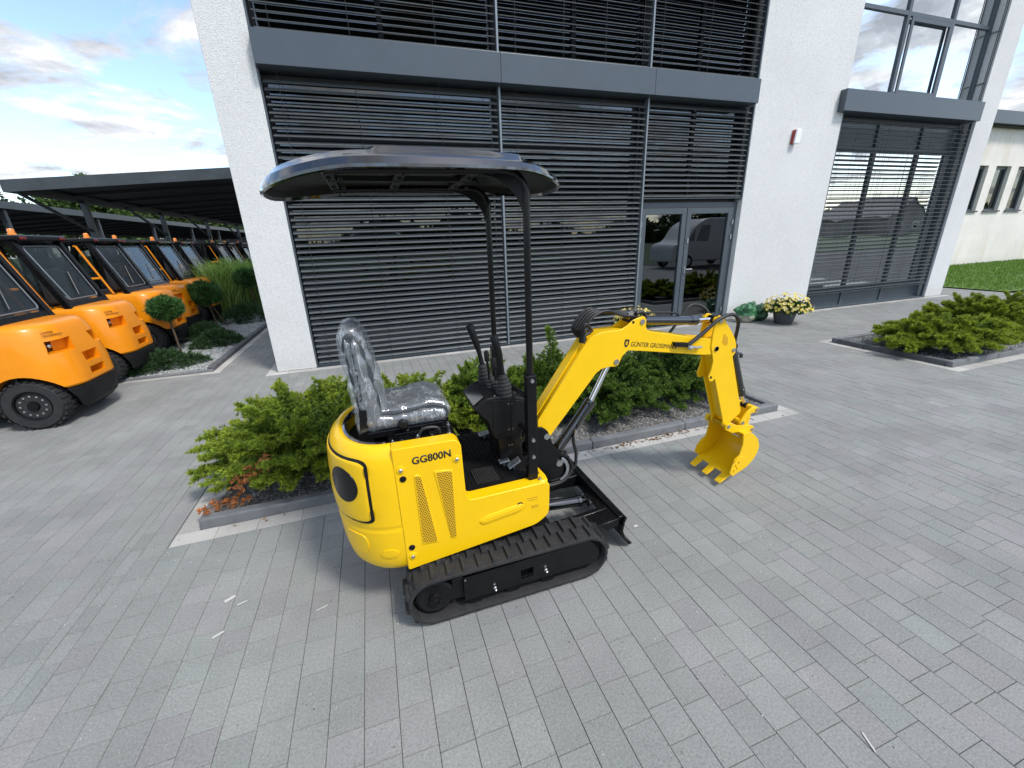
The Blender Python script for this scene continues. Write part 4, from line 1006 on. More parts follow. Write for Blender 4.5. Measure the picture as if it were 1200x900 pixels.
    mb = MB(); mb.box(FX1 - .06, RX1 + .10, oy - .47, oy + .47, zt - .01, zt + .06); mb.build('cab_roof', 'black_paint', t, 0, bevel=.02)
    # sloping rear window with frame
    def rear(x0, x1, y0, y1, za, zc, off):
        f = lambda z: RX0 + (RX1 - RX0) * (z - zb) / (zt - zb) + off
        return MB().add([(f(za), y0, za), (f(za), y1, za), (f(zc), y1, zc), (f(zc), y0, zc), (f(za) - .008, y0, za), (f(za) - .008, y1, za), (f(zc) - .008, y1, zc), (f(zc) - .008, y0, zc)],
                        [(0, 1, 2, 3), (7, 6, 5, 4), (0, 4, 5, 1), (1, 5, 6, 2), (2, 6, 7, 3), (3, 7, 4, 0)])
    rear(0, 0, oy - .37, oy + .37, zb + .08, zt - .02, .012).build('rear_window', 'glass_cab', t, 0)
    mbr = rear(0, 0, oy - .38, oy + .38, zb - .02, zb + .10, .03); mbr.build('rear_panel', 'black_paint', t, 0)
    MB().box(ox - 1.05, ox - .78, oy - .2, oy + .2, 1.0, 1.13).box(ox - .80, ox - .70, oy - .2, oy + .2, 1.1, 1.55).build('seat', 'seat_grey', t, bevel=.04, bseg=3)
    fz = lambda z: RX0 + (RX1 - RX0) * (z - zb) / (zt - zb) + .018
    MB().tube([(fz(z_), oy + y_, z_) for y_, z_ in rpoly([(-.33, zb + .13), (.33, zb + .13), (.33, zt - .07), (-.33, zt - .07)], .05, 4)] + [(fz(zb + .13), oy - .28, zb + .13)], .007, 5).build('window_seal', 'rail_grey', t)
    MB().tube([(fz(1.2), oy - .05, 1.2), (fz(1.5), oy + .10, 1.5)], .006, 5).build('wiper', 'steel_black', t)
    MB().tube([(ox - 1.35 + .16 * .5 * math.cos(a), oy + .16 * math.sin(a), 1.28 + .08 * math.cos(a)) for a in np.linspace(0, 2 * PI, 17)], .012, 6).cyl((ox - 1.35, oy, 1.28), (ox - 1.5, oy, 1.0), .015, 6).build('steering_wheel', 'black_matte', t)
    gb = MB()
    for k in range(5): gb.box(ox - 1.3, ox - .85, oy - .34 + .17 * k - .012, oy - .34 + .17 * k + .012, zt - .05, zt - .02)
    gb.build('overhead_guard', 'black_paint', t, 0)
    for s in (-1, 1): MB().box(RX1 + .06, RX1 + .118, oy + s * .36 - .05, oy + s * .36 + .05, zt + .005, zt + .04).build('roof_lamp', 'dim_red', t, 0, bevel=.008)
    MB().lathe([(0, 0), (.042, 0), (.042, .025), (.034, .03), (.034, .07), (.024, .085), (0, .088)], (ox - .90, oy - .12, zt + .06), seg=14).build('beacon', 'amber_lens', t)
    mb = MB()
    for s in (-1, 1): mb.box(ox - 2.02, ox - 1.90, oy + s * .32 - .04, oy + s * .32 + .04, .08, 2.02)
    mb.box(ox - 1.99, ox - 1.93, oy - .28, oy + .28, 1.92, 2.0); mb.box(ox - 1.99, ox - 1.93, oy - .28, oy + .28, .9, .98); mb.build('mast', 'black_paint', t, 0)
    for s in (-1, 1): MB().prism([(ox - 2.06, .7), (ox - 2.10, .7), (ox - 2.10, .12), (ox - 3.1, .06), (ox - 3.1, .05), (ox - 2.06, .06)], oy + s * .22 - .06, oy + s * .22 + .06).build('fork', 'steel_black', t, 0)
    return t
fk = make_forklift(-3.07, 5.72, 'nearest orange forklift, its wheel and black bumper at the left edge')
spots = [(-3.28, 7.28, 'second orange forklift from the front, with a pierced counterweight above the conifer mound'),
         (-3.50, 9.25, 'third orange forklift, its wheel showing behind the nearest topiary pine'),
         (-3.70, 10.55, 'fourth orange forklift, a narrow slice behind the third one'),
         (-3.78, 12.3, 'fifth orange forklift, beside the staked topiary pine'),
         (-3.9, 13.9, 'sixth orange forklift, half hidden by the ornamental grass'),
         (-4.1, 17.5, 'shaded forklift just behind the ornamental grass under the carport'),
         (-4.2, 19.2, 'shaded forklift second behind the ornamental grass under the carport'),
         (-4.2, 21.0, 'shaded forklift third behind the ornamental grass under the carport'),
         (-4.2, 23.0, 'farthest shaded forklift under the near carport')]
for x, y, lb in spots:
    c = copy_tree(fk); c.location = (x, y, 0); c['label'] = lb

# carports
def carport(label, xa, za, xb, zb, y0, y1, posts, brace=True, px=None, fh=.20):
    t = thing('carport', label, 'carport', (xa, y0, 0), 'black steel carports')
    f = lambda x: za + (zb - za) * (x - xa) / (xb - xa)
    MB().prism([(xa, f(xa)), (xb, f(xb)), (xb, f(xb) + .04), (xa, f(xa) + .04)], y0 + .03, y1).build('roof', 'roof_under', t, 0)
    MB().prism([(xa - .02, f(xa) - fh + .05), (xb, f(xb) - fh + .05), (xb, f(xb) + .05), (xa - .02, f(xa) + .05)], y0, y0 + .028).build('fascia', 'canopy_steel', t, 0)
    for x in (xa, xb): MB().box(x - .02, x + .02, y0 + .03, y1, f(x) - fh + .05, f(x) + .05).build('fascia', 'canopy_steel', t, 0)
    px = px if px is not None else xa + .05
    MB().box(px - .05, px + .05, y0 + .2, y1, f(px) - .16, f(px) - .005).build('beam', 'steel_black', t, 0)
    y = y0 + .6
    while y < y1 - 1: MB().prism([(xa + .05, f(xa) - .09), (xb - .05, f(xb) - .09), (xb - .05, f(xb) - .003), (xa + .05, f(xa) - .003)], y, y + .06).build('rafter', 'steel_black', t, 0); y += 2.2
    for yp in posts:
        MB().box(px - .08, px + .08, yp - .08, yp + .08, 0, f(px) - .161).build('post', 'canopy_steel', t, 0)
        if brace: MB().cyl((px, yp - .06, f(px) - 1.15), (px, yp - 3.1, f(px) - .165), .05, 8).build('brace', 'canopy_steel', t)
    return t
carport('black steel carport behind the forklift row, its fascia ending at the office', -9.0, 3.62, -2.6, 4.06, 15.75, 70, [19.1, 25.0, 31.0, 37.5, 43.5, 49.5, 55.5], fh=.30)
carport('second black carport farther left behind the first', -19.0, 3.22, -12.6, 3.66, 12.0, 74, [16, 22, 28, 34, 40.5, 47, 54], brace=False, px=-12.85, fh=.26)
# wall of things far behind under the roof: low shed
sh = thing('shed', 'dark low shed at the far end under the carports', 'shed', (-8, 80, 0))
MB().box(-34, 4, 80, 85, 0, 3.4).build('wall', 'steel_black', sh, 0); MB().box(-34.3, 4.3, 79.7, 85.3, 3.4, 3.7).build('roof', 'canopy_steel', sh, 0)

# trees behind the yard and behind the viewer
def tree(label, x, y, h, r, seed, n=2600, tone=(.06, .105, .03), grp=None, leaf=.34):
    rg = np.random.default_rng(seed); t = thing('leafy_tree', label, 'tree', (x, y, 0), grp)
    tr_ = MB(); tr_.tube([(x, y, 0), (x + .1, y, h * .3), (x, y + .1, h * .62), (x, y, h * .9)], [.20, .16, .10, .03], 8); cs = []
    for k in range(11):
        a = rg.uniform(0, 2 * PI); z0 = h * rg.uniform(.28, .7); l = r * rg.uniform(.5, 1.0); e = (x + math.cos(a) * l, y + math.sin(a) * l, z0 + h * rg.uniform(.08, .3))
        tr_.tube([(x, y, z0), ((x + e[0]) / 2, (y + e[1]) / 2, (z0 + e[2]) / 2 + .1), e], [.07, .045, .02], 6); cs.append(e)
    tr_.build('trunk', 'bark', t)
    cs += [(x + rg.normal(0, r * .45), y + rg.normal(0, r * .45), h * rg.uniform(.5, .98)) for _ in range(16)]
    cs = np.array(cs); K = rg.integers(0, len(cs), n); cr = r * rg.uniform(.22, .42, len(cs))
    d = unit(rg.normal(size=(n, 3))); P = cs[K] + d * (cr[K] * rg.uniform(.5, 1.0, n))[:, None]
    tn = np.array([tone]) * (rg.uniform(.6, 1.5, len(cs))[K])[:, None]
    V, F, T = needles(P, unit(d + .3), 5, leaf * 1.3, leaf * .7, .9, tn, .25); struct(tri_mesh('crown', V, F, T, 'leaf', t), 'stuff'); return t
GT = 'leafy trees beyond the carports'
tree('leafy tree seen between the two carport roofs on the left', -23.6, 52.5, 7.3, 3.9, 31, tone=(.07, .12, .03), grp=GT)
tree('paler leafy tree right of the first, above the second carport', -22.8, 66.5, 8.2, 4.5, 32, tone=(.09, .13, .035), grp=GT)
tree('leafy tree above the farthest visible carport posts', -23.6, 84.0, 9.1, 5.2, 33, tone=(.075, .12, .035), grp=GT)
tree('leafy tree low in the gap left of the first carport post', -29.8, 47.2, 5.7, 4.2, 34, tone=(.06, .10, .03), grp=GT)
tree('distant leafy tree nearest the office corner', -21.9, 105.0, 9.2, 5.6, 35, tone=(.09, .125, .04), grp=GT)
tree('distant small leafy tree between the carport posts', -28.0, 96.2, 8.2, 4.5, 36, tone=(.08, .12, .04), grp=GT)
ncl = 5200
P = np.stack([rng.uniform(-120, 190, ncl), rng.uniform(-74, -62, ncl), np.zeros(ncl)], 1)
hh = 3.4 + 1.9 * np.sin(P[:, 0] * .11) + 1.5 * np.sin(P[:, 0] * .37 + 1); P[:, 2] = rng.uniform(0, 1, ncl) * np.maximum(hh, 1.2)
V, F, T = needles(P, unit(rng.normal(size=(ncl, 3)) + [0, 0, .4]), 6, 1.7, 1.1, .8, np.array([[.04, .065, .025]]) * rng.uniform(.6, 1.4, (ncl, 1)))
struct(tri_mesh('distant_wood', V, F, T, 'leaf'), 'stuff')
# ------------------------------------------------------------------ mini excavator
YC = 1.955
ex = thing('mini_excavator', 'yellow mini excavator with black canopy, rubber tracks and a plastic wrapped seat', 'excavator', (.46, YC, 0))
def ep(mb, name, m, parent=None, **k): return mb.build(name, m, parent or ex, **k)
# tracks
TR, XA, XB = .1245, .078, .851
def stadium(s, r):
    """point and outward normal at arc position s on the belt loop"""
    st = XB - XA; per = 2 * st + 2 * PI * TR; s %= per
    if s < st: return (XA + s, TR + .0150 + r), (0, 1)
    s -= st
    if s < PI * TR: a = PI / 2 - s / TR; return (XB + r * math.cos(a), TR + .0150 + r * math.sin(a)), (math.cos(a), math.sin(a))
    s -= PI * TR
    if s < st: return (XB - s, TR + .0150 - r), (0, -1)
    s -= st; a = -PI / 2 - s / TR; return (XA + r * math.cos(a), TR + .0150 + r * math.sin(a)), (math.cos(a), math.sin(a))
PER = 2 * (XB - XA) + 2 * PI * TR
def make_track(y0, y1, detail=True):
    b = MB(); n = 120
    prof = [(TR - .018, y0 + .012), (TR - .014, y0), (TR - .002, y0), (TR, y0 + .008), (TR, y1 - .008), (TR - .002, y1), (TR - .014, y1), (TR - .018, y1 - .012)]
    vs = []
    for k in range(n):
        for (r, y) in prof:
            p, _ = stadium(PER * k / n, r); vs.append((p[0], y, p[1]))
    m_ = len(prof)
    fs = [(k * m_ + i, k * m_ + (i + 1) % m_, ((k + 1) % n) * m_ + (i + 1) % m_, ((k + 1) % n) * m_ + i) for k in range(n) for i in range(m_)]
    b.add(vs, [f[::-1] for f in fs])
    # inner guide horns
    for k in range(34):
        s0 = PER * k / 34; ym = (y0 + y1) / 2
        q = []
        for ds in (-.012, .012):
            for r in (TR - .045, TR - .017):
                p, _ = stadium(s0 + ds * (1 if r > TR - .03 else .6), r)
                for y in (ym - .022, ym + .022): q.append((p[0], y, p[1]))
        b.add(q, [(0, 1, 5, 4), (0, 2, 3, 1), (4, 5, 7, 6), (0, 4, 6, 2), (1, 3, 7, 5)])
    tr = ep(b, 'track', 'rubber', smooth=40)
    # tread lugs, two staggered rows; each a block with a raised bar
    nl = 32; ym = (y0 + y1) / 2; far = MB()
    for k in range(nl):
        for row in (0, 1):
            s0 = PER * (k + .5 * row) / nl; lm = MB() if detail else far
            ya, yb = (y0 + .007, ym + .006) if row == 0 else (ym - .006, y1 - .007)
            def blk(sa, sb, ra, rb, ya, yb, tp=.004):
                q = []
                for (ss, r, dy) in ((sa, ra, 0), (sb, ra, 0), (sb - tp, rb, tp), (sa + tp, rb, tp)):
                    p, _ = stadium(s0 + ss, r); q += [(p[0], ya + dy, p[1]), (p[0], yb - dy, p[1])]
                lm.add(q, [(0, 2, 3, 1), (4, 6, 7, 5), (2, 4, 5, 3), (6, 0, 1, 7), (0, 6, 4, 2), (1, 3, 5, 7)])
            blk(-.012, .012, TR - .003, TR + .0150, ya, yb)
            # wedge foot joining the bar to its neighbour
            blk(-.012, .036, TR - .003, TR + .007, ya + (.02 if row == 0 else .028), yb - (.028 if row == 0 else .02), .006)
            if detail: lm.build('lug', 'rubber', tr, 0)
    if not detail: far.build('lugs', 'rubber', tr, 0)['kind'] = 'stuff'
    s = -1 if y0 < YC else 1; yo = y0 if s < 0 else y1; zc = TR + .0150
    yi = yo - s * .045
    sp = MB().lathe([(0, 0), (.028, 0), (.030, -.006), (.030, -.02), (.055, -.022), (.075, -.016), (.088, -.022), (.090, -.07), (0, -.07)], (XA, yo - s * .012, zc), (0, s, 0), 32)
    for k in range(13):
        a = 2 * PI * k / 13; c_, s_ = math.cos(a), math.sin(a); q = []
        for (r, w_) in ((.083, .014), (.103, .006)):
            for sg in (-1, 1):
                for y in (yi - .022, yi + .022): q.append((XA + r * c_ - sg * w_ * s_, y - s * .03, zc + r * s_ + sg * w_ * c_))
        sp.add(q, [(0, 1, 3, 2), (4, 6, 7, 5), (0, 4, 5, 1), (2, 3, 7, 6), (0, 2, 6, 4), (1, 5, 7, 3)])
    so = ep(sp, 'sprocket', 'black_matte', smooth=40)
    bm2 = MB()
    for k in range(6): bm2.lathe([(0, 0), (.006, 0), (.006, .006), (0, .006)], (XA + .020 * math.cos(k * PI / 3), yo - s * .012, zc + .020 * math.sin(k * PI / 3)), (0, s, 0), 6)
    bm2.build('bolts', 'black_paint', so)
    ep(MB().lathe([(0, 0), (.03, 0), (.034, -.008), (.07, -.012), (.096, -.010), (.099, -.014), (.099, -.08), (0, -.08)], (XB + .003, yo - s * .03, zc), (0, s, 0), 32), 'idler', 'black_matte', smooth=40)
    for x in (.27, .46, .65): ep(MB().lathe([(0, 0), (.038, 0), (.042, -.006), (.042, -.09), (0, -.09)], (x, yo - s * .035, .062), (0, s, 0), 18), 'roller', 'black_matte')
    # side frame with cover plate
    ep(MB().prism([(.14, .08), (.86, .08), (.86, .19), (.80, .205), (.16, .205)], yo - s * .04, yo - s * .15), 'track_frame', 'black_paint', bevel=.008)
    pl = MB(); ya, yb = sorted((yo - s * .012, yo - s * .020))
    hx0, hx1, hz0, hz1 = .495, .56, .12, .175
    P_o = [(.213, .085), (.213, .218), (.865, .236), (.885, .225), (.925, .165), (.93, .125), (.90, .09)]
    # plate built round its rectangular opening
    pl.prism([(.213, .085), (hx0, .087), (hx0, .226), (.213, .218)], ya, yb); pl.prism([(hx1, .0875), (.90, .09), (.93, .125), (.925, .165), (.885, .225), (.865, .236), (hx1, .2277)], ya, yb)
    pl.prism([(hx0, .087), (hx1, .0875), (hx1, hz0), (hx0, hz0)], ya, yb); pl.prism([(hx0, hz1), (hx1, hz1), (hx1, .2277), (hx0, .226)], ya, yb)
    pp_ = ep(pl, 'cover_plate', 'black_paint', smooth=0)
    MB().prism([(.213, .2185), (.865, .2365), (.865, .2405), (.213, .2225)], min(yo - s * .011, yo - s * .055), max(yo - s * .011, yo - s * .055)).build('plate_lip', 'alu' if False else 'black_paint', pp_, 0)
    for x, z in ((.36, .118), (.625, .138)):
        mb = MB(); mb.lathe([(0, 0), (.009, 0), (.009, .008), (.005, .012), (.006, .022), (.003, .026), (0, .026)], (x, yo - s * .012, z), (0, s, 0), 10); mb.lathe([(0, 0), (.006, 0), (.006, .007), (0, .007)], (x - .002, yo - s * .012, z + .024), (0, s, 0), 8); mb.build('grease_nipple', 'bolt', pp_)
    MB().lathe([(0, 0), (.006, 0), (.005, .005), (0, .005)], (.22, yo - s * .011, .212), (0, s, 0), 8).build('bolt', 'bolt', pp_)
    return tr
make_track(1.49, 1.67); make_track(2.24, 2.42, False)
# undercarriage and swing ring
ep(MB().box(.24, .74, 1.63, 2.28, .13, .245).box(.30, .68, 1.75, 2.16, .245, .30), 'undercarriage', 'black_paint', smooth=0, bevel=.01)
ep(MB().lathe([(0, 0), (.20, 0), (.20, .06), (.17, .065), (0, .065)], (.42, YC, .285), seg=40), 'slew_ring', 'black_paint')
# dozer blade
BY0, BY1 = 1.615, 2.355
bp_ = [(1.190, .02), (1.150, .075), (1.135, .13), (1.145, .19), (1.158, .215), (1.170, .212), (1.158, .185), (1.149, .13), (1.164, .08), (1.215, .025)]
bl = ep(MB().prism(bp_, BY0, BY1), 'dozer_blade', 'black_paint', smooth=20, bevel=.002)
MB().prism([(1.12, .185), (1.158, .185), (1.162, .215), (1.128, .215)], BY0 + .02, BY1 - .02).build('top_rail', 'black_paint', bl, bevel=.004)
for y in (BY0 + .05, BY1 - .05): MB().lathe([(0, -.03), (.008, -.03), (.008, .03), (0, .03)], (1.14, y, .17), (1, 0, 0), 10).build('bolt', 'bolt', bl)
for s in (-1, 1):
    y = YC + s * .19
    ep(MB().prism([(.70, .10), (.72, .17), (1.0, .185), (1.13, .20), (1.155, .11), (1.0, .12)], y - .016, y + .016), 'blade_arm', 'black_paint', bevel=.004)
    g_ = MB().prism([(0, 0), (1, 0), (1, 1)], y - .01, y + .01); 
    ep(MB().prism([(1.0, .19), (1.135, .205), (1.135, .155), (1.06, .14)], y + s * .02, y + s * .13), 'blade_gusset', 'black_paint', bevel=.003)
ep(MB().cyl((.66, YC - .06, .215), (1.015, YC - .06, .178), .032, 18).cyl((1.0, YC - .06, .1796), (1.02, YC - .06, .1777), .037, 18), 'blade_cylinder', 'gloss_black')
rd = ep(MB().cyl((1.018, YC - .06, .178), (1.07, YC - .06, .172), .017, 14), 'blade_rod', 'black_paint')
MB().lathe([(0, -.03), (.026, -.03), (.026, .03), (0, .03)], (1.075, YC - .06, .172), (0, 1, 0), 16).build('rod_eye', 'black_paint', rd)
MB().lathe([(0, -.05), (.012, -.05), (.012, .05), (0, .05)], (1.075, YC - .06, .172), (0, 1, 0), 12).build('pin', 'bolt', rd)
# upper frame core
ep(MB().box(-.12, .68, 1.66, 2.25, .345, .545), 'upper_frame', 'black_matte', smooth=0, bevel=.01)
ep(MB().box(-.10, .27, 1.665, 2.245, .545, .845), 'engine_bay', 'black_matte', smooth=0, bevel=.01)
# right side cover, L shaped with rounded corners
YN = 1.600
LP = [(-.022, .262), (.625, .338), (.690, .385), (.694, .555), (.675, .572), (.292, .566), (.276, .60), (.272, .862), (.25, .888), (-.022, .892)]
LR = [.012, .035, .03, .02, .012, .03, .04, .03, .02, .006]
def lshape(y0, y1, name, dx=0): return ep(MB().prism(rpoly(LP, LR), y0, y1), name, 'yellow', smooth=40, bevel=.016, bseg=4)
cov = lshape(YN, YN + .075, 'side_cover')
ep(MB().prism(rpoly([(-.022, .262), (.625, .338), (.690, .385), (.690, .52), (.675, .535), (.292, .535), (.274, .56), (.272, .862), (.25, .888), (-.022, .892)], LR), 2.235, 2.31), 'side_cover', 'yellow', smooth=40, bevel=.016, bseg=4)
# front return of the low part, curling round the floor
ep(MB().prism(rpoly([(.64, YN + .01), (.690, YN + .012), (.697, YN + .06), (.690, 1.75), (.672, 1.75), (.672, YN + .085), (.64, YN + .07)], .015), .40, .575, axis='z'), 'corner_cover', 'yellow', smooth=40, bevel=.006)
# raised and pressed features of the cover
def emb(poly, r, h, name, m='yellow', bev=.004, depth=.006, y=YN): return MB().prism(rpoly(poly, r), y - h, y + depth).build(name, m, cov, smooth=40, bevel=bev, bseg=3)
emb([(.345, .415), (.535, .440), (.562, .462), (.545, .486), (.36, .462), (.325, .438)], .02, .006, 'pressing', bev=.005)
emb([(.352, .427), (.535, .451), (.548, .463), (.535, .474), (.365, .452), (.345, .438)], .012, .0085, 'pressing_inner', bev=.002)
def vent(q, name='vent'):
    f = emb(q, .012, .004, 'vent_frame', bev=.003)
    cx = sum(p[0] for p in q) / len(q); cz = sum(p[1] for p in q) / len(q)
    qi = [(cx + (p[0] - cx) * .80, cz + (p[1] - cz) * .955) for p in q]
    emb(qi, .009, .0052, name, 'perforated', bev=.0005)
def xz(u, v, y=YN - .003):
    d = _R @ np.array([u - 600, v - 450, 479.4186]); t_ = y / d[1]; return (d[0] * t_, 1.7 + d[2] * t_)
def C_(a, b): return xz(380 + a / 3.75, 460 + b / 3.75)
vent([C_(392, 362), C_(424, 362), C_(508, 655), C_(432, 668)])
vent([C_(480, 345), C_(566, 338), C_(586, 636), C_(560, 642)])
for q in ((336, 342), (583, 292), (391, 719)):
    x, z = C_(*q); rc = MB().lathe([(0, -.002), (.019, -.002), (.017, .004), (.013, .0045), (0, .0035)], (x, YN, z), (0, -1, 0), 22).build('recess', 'yellow', cov)
    MB().lathe([(0, .002), (.009, .002), (.009, .009), (.006, .011), (0, .011)], (x, YN, z), (0, -1, 0), 6).build('bolt', 'bolt', cov)
for q in ((346, 383), (386, 683)):
    x, z = C_(*q); MB().lathe([(0, 0), (.015, 0), (.013, .004), (.009, .004), (.008, .001), (0, .0008)], (x, YN, z), (0, -1, 0), 20).build('grommet', 'black_matte', cov)
x, z = xz(609.5, 592.5); MB().lathe([(0, 0), (.017, 0), (.016, .003), (0, .002)], (x, YN, z), (0, -1, 0), 22).build('plug_hole', 'black_matte', cov)
a = C_(387, 318); put_text('lettering', 'GG800N', .168, .036, (a[0], YN - .0012, a[1] - .002), (1, 0, .035), (0, 0, 1), 'lettering', cov, offset=.023)
for k, (u, v, l) in enumerate(((618, 585.5, .055), (620, 587.5, .045))): x, z = xz(u, v); MB().box(x, x + l, YN - .001, YN + .002, z, z + .0035).build('print_line', 'fade_print', cov, 0)
for (u, v) in ((619, 597),): x, z = xz(u, v); [MB().box(x + .018, x + .018 + l_, YN - .001, YN + .002, z + q_, z + q_ + .0025).build('print_line', 'fade_print', cov, 0) for q_, l_ in ((0, .040), (.006, .034), (.012, .038))]
# round counterweight
def cw(phi, z, off=0.0):
    """phi from -90 (near side) to 90 (far side); returns a surface point"""
    k = np.interp(z, [.262, .29, .36, .49, .52, .62, .74, .83, .87, .893, .90], [-.040, -.018, -.004, .004, -.001, .006, .0, -.008, -.022, -.045, -.062])
    a = math.radians(phi); A, B = .285 + k + off, .355 + min(0, k) * .8 + off * .9
    if k > 0: B += 0
    sx, sy = math.cos(a), math.sin(a)
    return (-.022 - A * abs(sx) ** .93 * (1 if sx >= 0 else -1), YC + B * math.copysign(abs(sy) ** .93, sy), z)
phis = np.linspace(-90, 90, 49)
zs = [.262, .274, .29, .33, .38, .44, .48, .492, .502, .512, .524, .56, .62, .68, .74, .79, .83, .85, .87, .885, .893, .899]
mb = MB()
for z in zs:
    for p in phis:
        q = cw(p, z, -.005 if abs(z - .502) < .003 else 0); mb.v.append(q)
n = len(phis)
for i in range(len(zs) - 1):
    for j in range(n - 1): mb.f.append((i * n + j, (i + 1) * n + j, (i + 1) * n + j + 1, i * n + j + 1))
# inner lip and underside
base = len(mb.v)
for dz, of in ((.899, -.012), (.893, -.022), (.80, -.024)):
    for p in phis: q = cw(p, .899, of); mb.v.append((min(q[0], -.0225), q[1], dz))
L0 = (len(zs) - 1) * n
for i, (ra, rb) in enumerate(((L0, base), (base, base + n), (base + n, base + 2 * n))):
    for j in range(n - 1): mb.f.append((ra + j, rb + j, rb + j + 1, ra + j + 1))
mb.f.append(tuple(range(n)))
cwt = ep(mb, 'counterweight', 'yellow', smooth=55)
# bottom scallop pressings
def patch(phi0, phi1, z0, z1, off, name, m, parent, shape='rect', ns=24, thick=.006, r=.16):
    """a panel lying on the counterweight, with its own thickness; shape in normalised coordinates"""
    if shape == 'oval': out_ = [(math.cos(a) * .5 + .5, math.sin(a) * .5 + .5) for a in np.linspace(0, 2 * PI, 40, endpoint=False)]
    else: out_ = rpoly(shape if isinstance(shape, list) else [(0, 0), (1, 0), (1, 1), (0, 1)], r, 5)
    # densify
    dn = []
    for i in range(len(out_)):
        a_, b_ = Vector(out_[i]), Vector(out_[(i + 1) % len(out_)]); k_ = max(1, int((b_ - a_).length / .06))
        for q in range(k_): dn.append(a_.lerp(b_, q / k_))
    mb = MB(); c0 = Vector((sum(p[0] for p in dn) / len(dn), sum(p[1] for p in dn) / len(dn))); rings = [1.0, .985, .93, .75, .5, .25]
    f = lambda p, o_: cw(phi0 + (phi1 - phi0) * p[0], z0 + (z1 - z0) * p[1], o_)
    m_ = len(dn); mb.v += [f(p, -.004) for p in dn]
    for k_, rg_ in enumerate(rings): mb.v += [f(c0 + (p - c0) * rg_, off + (0 if k_ else -thick * .3)) for p in dn]
    mb.v.append(f(c0, off))
    for i in range(len(rings)):
        for j in range(m_): mb.f.append((i * m_ + j, i * m_ + (j + 1) % m_, (i + 1) * m_ + (j + 1) % m_, (i + 1) * m_ + j))
    lst = len(rings) * m_
    for j in range(m_): mb.f.append((lst + j, lst + (j + 1) % m_, len(mb.v) - 1))
    o = mb.build(name, m, parent, smooth=40); bmn = bmesh.new(); bmn.from_mesh(o.data); bmesh.ops.recalc_face_normals(bmn, faces=bmn.faces); bmn.to_mesh(o.data); bmn.free(); o.data.set_sharp_from_angle(angle=math.radians(40)); return o
patch(-69.5, 69.5, .535, .852, .0035, 'door_gasket', 'black_matte', cwt, r=.10)
dr = patch(-67, 67, .547, .841, .0075, 'rear_door', 'yellow', cwt, r=.10)
patch(-59, -26, .635, .80, .0095, 'grille', 'black_paint', dr, shape='oval')
patch(26, 59, .635, .80, .0095, 'grille', 'black_paint', dr, shape='oval')
patch(-60, -30, .35, .47, .004, 'scallop', 'yellow', cwt, r=.2, shape=[(0, .55), (.15, .1), (.8, 0), (1, .6), (.9, 1), (.1, 1)])
patch(-85, -70, .345, .395, .004, 'scallop', 'yellow', cwt, shape='oval')
for z in (.59, .80): q = cw(-68.5, z, .006); MB().box(q[0] - .007, q[0] + .007, q[1] - .006, q[1] + .004, z - .018, z + .018).build('door_hinge', 'black_matte', cwt, 0)
# black rubber rim inside the counterweight and engine deck
mb = MB(); rp = [cw(p, .899, -.030) for p in np.linspace(-86, 86, 40)]
mb.tube([(min(q[0], -.03), q[1], .885) for q in rp], .014, 8); ep(mb, 'rim_seal', 'gloss_black')
mb = MB(); pts = [(min(q[0], -.02), q[1]) for q in [cw(p, .899, -.026) for p in np.linspace(-88, 88, 30)]]; mb.prism([(.27, YC - .28)] + pts + [(.27, YC + .28)], .800, .812, axis='z'); ep(mb, 'bay_floor', 'black_matte', smooth=0)
ep(MB().box(-.03, .268, YC - .285, YC + .285, .846, .872), 'engine_deck', 'black_paint', smooth=0, bevel=.004)
hw = MB()
for (x, y) in ((.03, -.27), (.10, -.24), (.16, -.27), (.24, -.255), (.25, -.16), (-.01, -.255), (.19, -.22), (.06, -.20), (.13, -.18)): hw.lathe([(0, 0), (.011, 0), (.011, .007), (.006, .009), (.006, .02 if x > .1 else .012), (0, .02)], (x, YC + y, .872), seg=8)
ep(hw, 'deck_bolts', 'bolt')
for (x0, x1, y0, y1, z1) in ((-.0, .24, -.215, -.205, .895), (.02, .06, -.275, -.23, .890), (.15, .19, -.26, -.235, .893)): ep(MB().box(x0, x1, YC + y0, YC + y1, .872, z1), 'bracket', 'black_paint', smooth=0, bevel=.002)
ep(MB().tube(bez([(.20, YC - .24, .875), (.19, YC - .235, .905), (.13, YC - .235, .91), (.10, YC - .24, .875)]), .007, 8), 'deck_hose', 'hose')
# seat
ep(MB().box(-.13, .23, YC - .175, YC + .165, .872, .905), 'seat_rail', 'black_paint', smooth=0, bevel=.005)
ep(MB().prism([(-.155, .80), (-.125, .80), (-.105, .93), (-.10, 1.02), (-.13, 1.02), (-.14, .93)], YC - .185, YC - .165), 'seat_bracket', 'black_paint', smooth=0)
SB = rpoly([(-.135, .885), (-.03, .905), (-.035, 1.03), (-.048, 1.17), (-.075, 1.30), (-.108, 1.365), (-.145, 1.358), (-.162, 1.31), (-.148, 1.17), (-.138, 1.02)], .03, 4)
SC_ = rpoly([(-.10, .905), (.235, .905), (.262, .935), (.252, .975), (.19, 1.00), (.05, .985), (-.08, .99)], .02, 4)
back = ep(MB().prism(SB, YC - .165, YC + .165), 'backrest', 'vinyl', smooth=45, bevel=.03, bseg=4)
cush = ep(MB().prism(SC_, YC - .17, YC + .17), 'seat_cushion', 'vinyl', smooth=45, bevel=.02, bseg=4)
